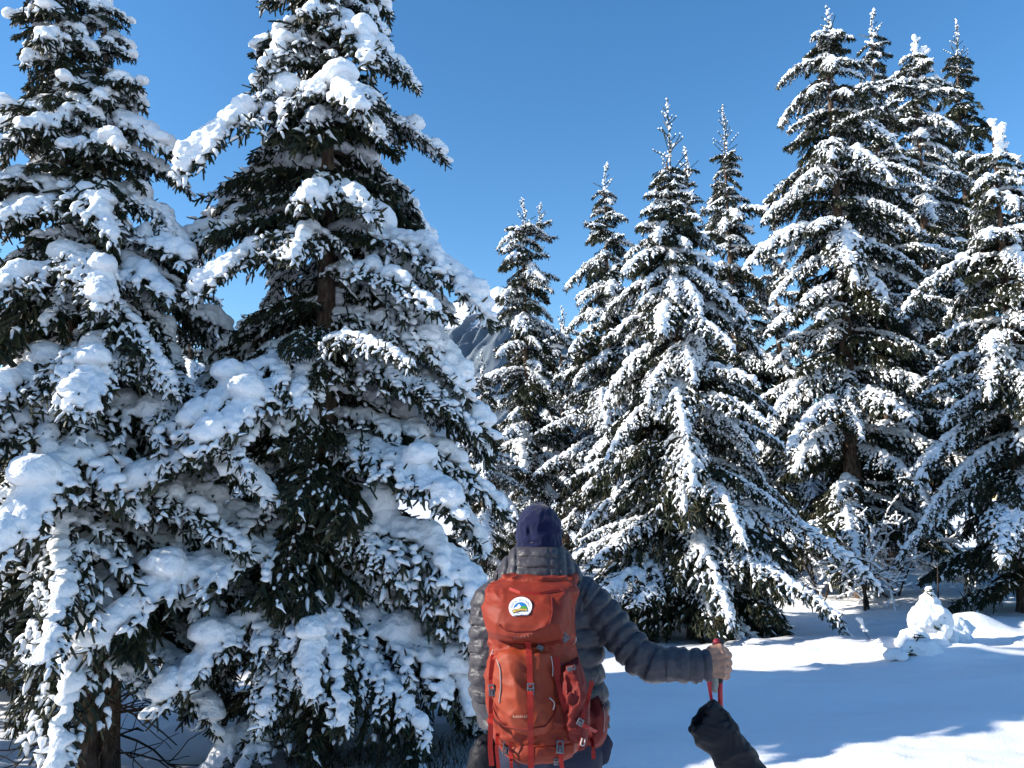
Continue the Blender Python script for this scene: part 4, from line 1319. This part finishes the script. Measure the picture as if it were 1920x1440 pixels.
for pts in ([P(1326, 1273, PYp - 0.03), P(1330, 1295, PYp - 0.03), P(1335, 1321, PYp - 0.02)], [P(1332, 1272, PYp - 0.02), P(1333, 1296, PYp - 0.028), P(1336, 1321, PYp - 0.018)], [P(1328, 1280, PYp - 0.032), P(1332, 1284, PYp - 0.03), P(1333, 1300, PYp - 0.028)]):
    part('wrist_strap', ribbon(smooth_chain(pts, 5), 0.0075, 0.002), [M['pole_red']], pole, False)

MY = PYp - 0.06
mit = empty('mitten', tuple(P(1400, 1480, MY)), 'black overmitten hanging from the red pole strap', 'mitten')
mpath = smooth_chain([P(1320, 1349, MY), P(1340, 1372, MY), P(1366, 1405, MY + 0.005), P(1394, 1440, MY + 0.01), P(1416, 1478, MY + 0.01)], 6)
mr = np.interp(np.linspace(0, 1, len(mpath)), [0, 0.2, 0.5, 0.8, 1], [0.062, 0.064, 0.058, 0.055, 0.045])
mdir = unit(mpath[3] - mpath[0])
def mit_f(p):
    q = p.copy()
    q[..., 1] = MY + (q[..., 1] - MY) * 1.55
    d, s = chain(q, mpath, mr)
    d = smin(d, cone(q, P(1338, 1324, MY), P(1345, 1365, MY), 0.012, 0.05), 0.02)
    cut = (p - P(1317, 1346, MY)) @ np.array([0.78, 0, -0.64])
    rim = cut + 0.004 * np.sin((p[..., 2] - mpath[0][2]) * 60)
    d = np.maximum(d, -rim - 0.004)
    inner, _ = chain(q, mpath[:7] - mdir * 0.02, mr[:7] - 0.019)
    d = np.maximum(d, -np.maximum(inner, cut - 0.09))
    return d - folds(p, 0.009, 13, 1, 1, 1.0) - 0.003 * noise3(p * 45)
part('shell', grid_mesh(mit_f, mpath.min(0) - 0.11, mpath.max(0) + 0.10, 0.0042), [M['black']], mit)
part('hang_loop', tube(smooth_chain([P(1335, 1330, MY - 0.01), P(1335, 1319, MY), P(1339, 1316, MY), P(1343, 1330, MY - 0.01)], 5), 0.0035, 6), [M['black']], mit)
part('drawcord', tube(smooth_chain([P(1352, 1330, MY - 0.02), P(1361, 1334, MY - 0.02), P(1367, 1346, MY - 0.02), P(1370, 1364, MY - 0.02)], 5), 0.0038, 6), [M['black']], mit)
part('toggle', tube(np.array([P(1368.5, 1352, MY - 0.02), P(1370, 1366, MY - 0.02)]), 0.006, 8), [M['black']], mit)
part('tab', box_mesh(P(1326, 1402, MY - 0.01), 0.016, 0.006, 0.016, 0.5), [M['black']], mit, False)

m2 = empty('mitten', tuple(P(905, 1470, 3.10)), 'black mitten dangling at the hiker left hip beside the pack', 'mitten')
m2p = smooth_chain([P(908, 1392, 3.10), P(908, 1415, 3.09), P(905, 1445, 3.09), P(904, 1475, 3.10)], 5)
m2r = np.interp(np.linspace(0, 1, len(m2p)), [0, 0.3, 0.7, 1], [0.018, 0.038, 0.048, 0.040])
part('shell', grid_mesh(lambda p: chain(p, m2p, m2r)[0] - folds(p, 0.005, 16) - 0.002 * noise3(p * 50), m2p.min(0) - 0.08, m2p.max(0) + 0.08, 0.005), [M['black']], m2)
part('drawcord', tube(smooth_chain([P(905, 1398, 3.06), P(897, 1397, 3.06), P(896, 1405, 3.06), P(903, 1392, 3.06), P(908, 1390, 3.08)], 5), 0.0032, 6), [M['black']], m2)
part('hang_cord', tube(smooth_chain([P(908, 1392, 3.10), P(915, 1375, 3.14), P(928, 1362, 3.18)], 5), 0.003, 6), [M['black']], m2)
print('hiker', round(time.time() - T0, 1))
# ------------------------------------------------------------------ small growth, snow lumps
def branching(rng, base, d0, length, depth, out, tips, r):
    n = 5
    pts = [np.asarray(base, float)]
    d = unit(np.asarray(d0, float))
    for i in range(n):
        d = unit(d + rng.normal(0, 0.16, 3) + np.array([0, 0, -0.03 * depth]))
        pts.append(pts[-1] + d * length / n)
    out.append((np.array(pts), np.linspace(r, r * 0.55, n + 1)))
    if depth == 0:
        tips.append(pts[-1]); return
    for k in range(rng.integers(3, 6)):
        i = rng.integers(1, n + 1)
        e = unit(d * 0.6 + rng.normal(0, 0.6, 3) + np.array([0, 0, 0.12]))
        branching(rng, pts[i], e, length * rng.uniform(0.45, 0.72), depth - 1, out, tips, r * 0.5)

def frosted_bush(px, Y, H, seed, label, n_stem=3):
    rng = np.random.default_rng(seed)
    x = xz(px, Y)
    root = empty('frosted_bush', (x, Y, gz(x, Y)), label, 'bush', 'frosted bushes')
    bl = []
    for k in range(n_stem):
        out, tips = [], []
        branching(rng, (rng.normal(0, 0.05), rng.normal(0, 0.05), -0.05), (rng.normal(0, 0.35), rng.normal(0, 0.3), 1.0), H * 0.55, 3, out, tips, 0.022)
        v, f = join([tube(p_, r_, 4, False) for p_, r_ in out])
        link('stem', mesh_np('stem', v, f[0], [M['twig']]), root)
        for p_, r_ in out:
            for i in range(len(p_) - 1):
                for t in (0.0, 0.35, 0.7):
                    if rng.random() < 0.75:
                        c = p_[i] + (p_[i + 1] - p_[i]) * t
                        r = rng.uniform(0.010, 0.018)
                        bl.append([*(c + np.array([0, 0, r * 0.9])), r])
    v, q = blobs_mesh(bl, 0.0115, 1.6, 0.006)
    s = link('frost_snow', mesh_np('frost_snow', v, q, [M['snow']]), root); s['kind'] = 'stuff'
frosted_bush(1603, 12.2, 1.9, 5, 'leafless frosted bush in the gap right of the conical young spruce')
frosted_bush(1530, 13.4, 2.2, 6, 'taller leafless frosted bush half hidden behind the conical young spruce')
frosted_bush(1655, 13.0, 1.7, 8, 'leafless frosted bush behind the snow-buried sapling')

def snow_sapling():
    Y = 9.0
    x = xz(1738, Y); z = gz(x, Y)
    root = empty('buried_sapling', (x, Y, z), 'small sapling buried in a stack of snow lumps in front of the right-edge spruce', 'sapling')
    rng = np.random.default_rng(77)
    L = lambda px, py, r, dy=0.0: [*(P(px, py, Y + dy) - np.array([x, Y, z])), r * Y / FPX]
    bl = [L(1743, 1104, 5), L(1741, 1112, 5), L(1744, 1122, 11), L(1738, 1134, 15), L(1752, 1130, 10), L(1730, 1150, 17), L(1748, 1150, 20), L(1762, 1152, 14), L(1722, 1166, 17), L(1740, 1170, 22), L(1762, 1170, 18), L(1718, 1178, 14), L(1752, 1180, 20),
          L(1708, 1200, 20, -0.25), L(1690, 1205, 12, -0.3), L(1722, 1200, 20, -0.2), L(1705, 1214, 16, -0.35), L(1674, 1228, 12, -0.4), L(1690, 1228, 14, -0.45), L(1736, 1222, 20, -0.4), L(1748, 1228, 17, -0.4), L(1757, 1210, 16, -0.1), L(1775, 1200, 22, 0.2), L(1790, 1185, 26, 0.45), L(1800, 1200, 24, 0.4)]
    v, q = blobs_mesh(bl, 0.014, 1.25, 0.02)
    nn = vnormals(v, q)
    v = v + nn * (0.045 * noise3(v * 7)[:, None] + 0.022 * noise3(v * 17)[:, None] + 0.008 * noise3(v * 34)[:, None])
    s = link('snow_lumps', mesh_np('snow_lumps', v, q, [M['snow']]), root); s['kind'] = 'stuff'
    parts = []
    A, B = [], []
    for k in range(26):
        px, py = [(1757, 1155), (1752, 1172), (1708, 1224), (1722, 1192), (1742, 1110)][k % 5]
        a = P(px + rng.normal(0, 3), py + rng.normal(0, 4), Y - 0.10 - 0.3 * (py > 1190)) - np.array([x, Y, z])
        e = unit(np.array([rng.normal(0.3, 0.6), -0.6, rng.normal(0, 0.5)]))
        parts.append(tube(np.array([a - e * 0.06, a, a + e * 0.05]), [0.004, 0.003, 0.002], 4, False))
        A.append(a); B.append(a + e * 0.06)
    v1, q1, t1 = shoots_mesh(np.array(A), np.array(B), 0.005, 14, 0.016, rng)
    v2, f2 = join(parts)
    link('twigs', mesh_np('twigs', np.concatenate([v1, v2]), [np.concatenate([q1, f2[0] + len(v1)]), t1], [M['needle']], False), root)['kind'] = 'stuff'
    st = tube(np.array([[0, 0.05, -0.1], [0.01, 0.05, 0.45], [0.02, 0.02, 0.85]]), [0.018, 0.012, 0.005], 6)
    link('stem', mesh_np('stem', st[0], [st[1], st[2]], [M['twig']]), root)
snow_sapling()

def snowy_twig(px, py, Y, h, seed, label):
    x = xz(px, Y); z = gz(x, Y)
    rng = np.random.default_rng(seed)
    root = empty('snowy_twig', (x, Y, z), label, 'twig')
    pts = smooth_chain([[0.10, 0, -0.03], [0.03, 0, h * 0.3], [0.0, 0, h * 0.65], [-0.02, 0, h]], 5)
    st = tube(pts, 0.004, 5)
    link('stem', mesh_np('stem', st[0], [st[1], st[2]], [M['twig']]), root)
    bl = [[*(p_ + rng.normal(0, 0.01, 3)), rng.uniform(0.014, 0.028)] for p_ in pts[6:]]
    v, q = blobs_mesh(bl, 0.01, 1.3, 0.008)
    link('snow_cap', mesh_np('snow_cap', v, q, [M['snow']]), root)['kind'] = 'stuff'
snowy_twig(1594, 1190, 9.6, 0.24, 3, 'tiny snow-capped twig sticking out left of the buried sapling')

# dry stalks in the hollow under the big spruce
def dry_grass():
    rng = np.random.default_rng(9)
    V, T = [], []
    n = 700
    px = rng.uniform(560, 905, n); Y = rng.uniform(5.75, 6.5, n)
    for k in range(n):
        x = xz(px[k], Y[k]); z = gz(x, Y[k])
        h = rng.uniform(0.05, 0.17); d = np.array([rng.normal(0, 0.35), rng.normal(0, 0.3), 1.0])
        w = np.array([0.0022, 0, 0])
        b0 = np.array([x, Y[k], z - 0.01]); m_ = b0 + d * h * 0.55; t = m_ + np.array([d[0] * 1.8, d[1], 0.7]) * h * 0.45
        i = 5 * k
        V += [b0 - w, b0 + w, m_ - w * 0.8, m_ + w * 0.8, t]
        T += [[i, i + 1, i + 3], [i, i + 3, i + 2], [i + 2, i + 3, i + 4]]
    mt, nt, b = material('dry_grass', (0.07, 0.05, 0.03), 0.9, 0.1)
    o = link('dry_grass', mesh_np('dry_grass', np.array(V), np.array(T), [mt], False))
    tag(o, 'dark dry grass stalks in the hollow under the big spruce', 'grass', None, 'stuff')
dry_grass()

# dead lower twigs on the twin trunks
rng = np.random.default_rng(12)
for root in [o for o in COL.objects if o.type == 'EMPTY' and 'twin trunks' in o.get('label', '')]:
    for k in range(14):
        z = rng.uniform(0.12, 0.95); a = rng.uniform(0, 6.28)
        out, tips = [], []
        branching(rng, (0.06 * math.cos(a), 0.06 * math.sin(a), z), (math.cos(a), math.sin(a), rng.uniform(-0.5, 0.1)), rng.uniform(0.35, 0.75), 1, out, tips, 0.009)
        v, f = join([tube(p_, r_, 4, False) for p_, r_ in out])
        link('dead_branch', mesh_np('dead_branch', v, f[0], [M['twig']]), root)
print('all', round(time.time() - T0, 1))
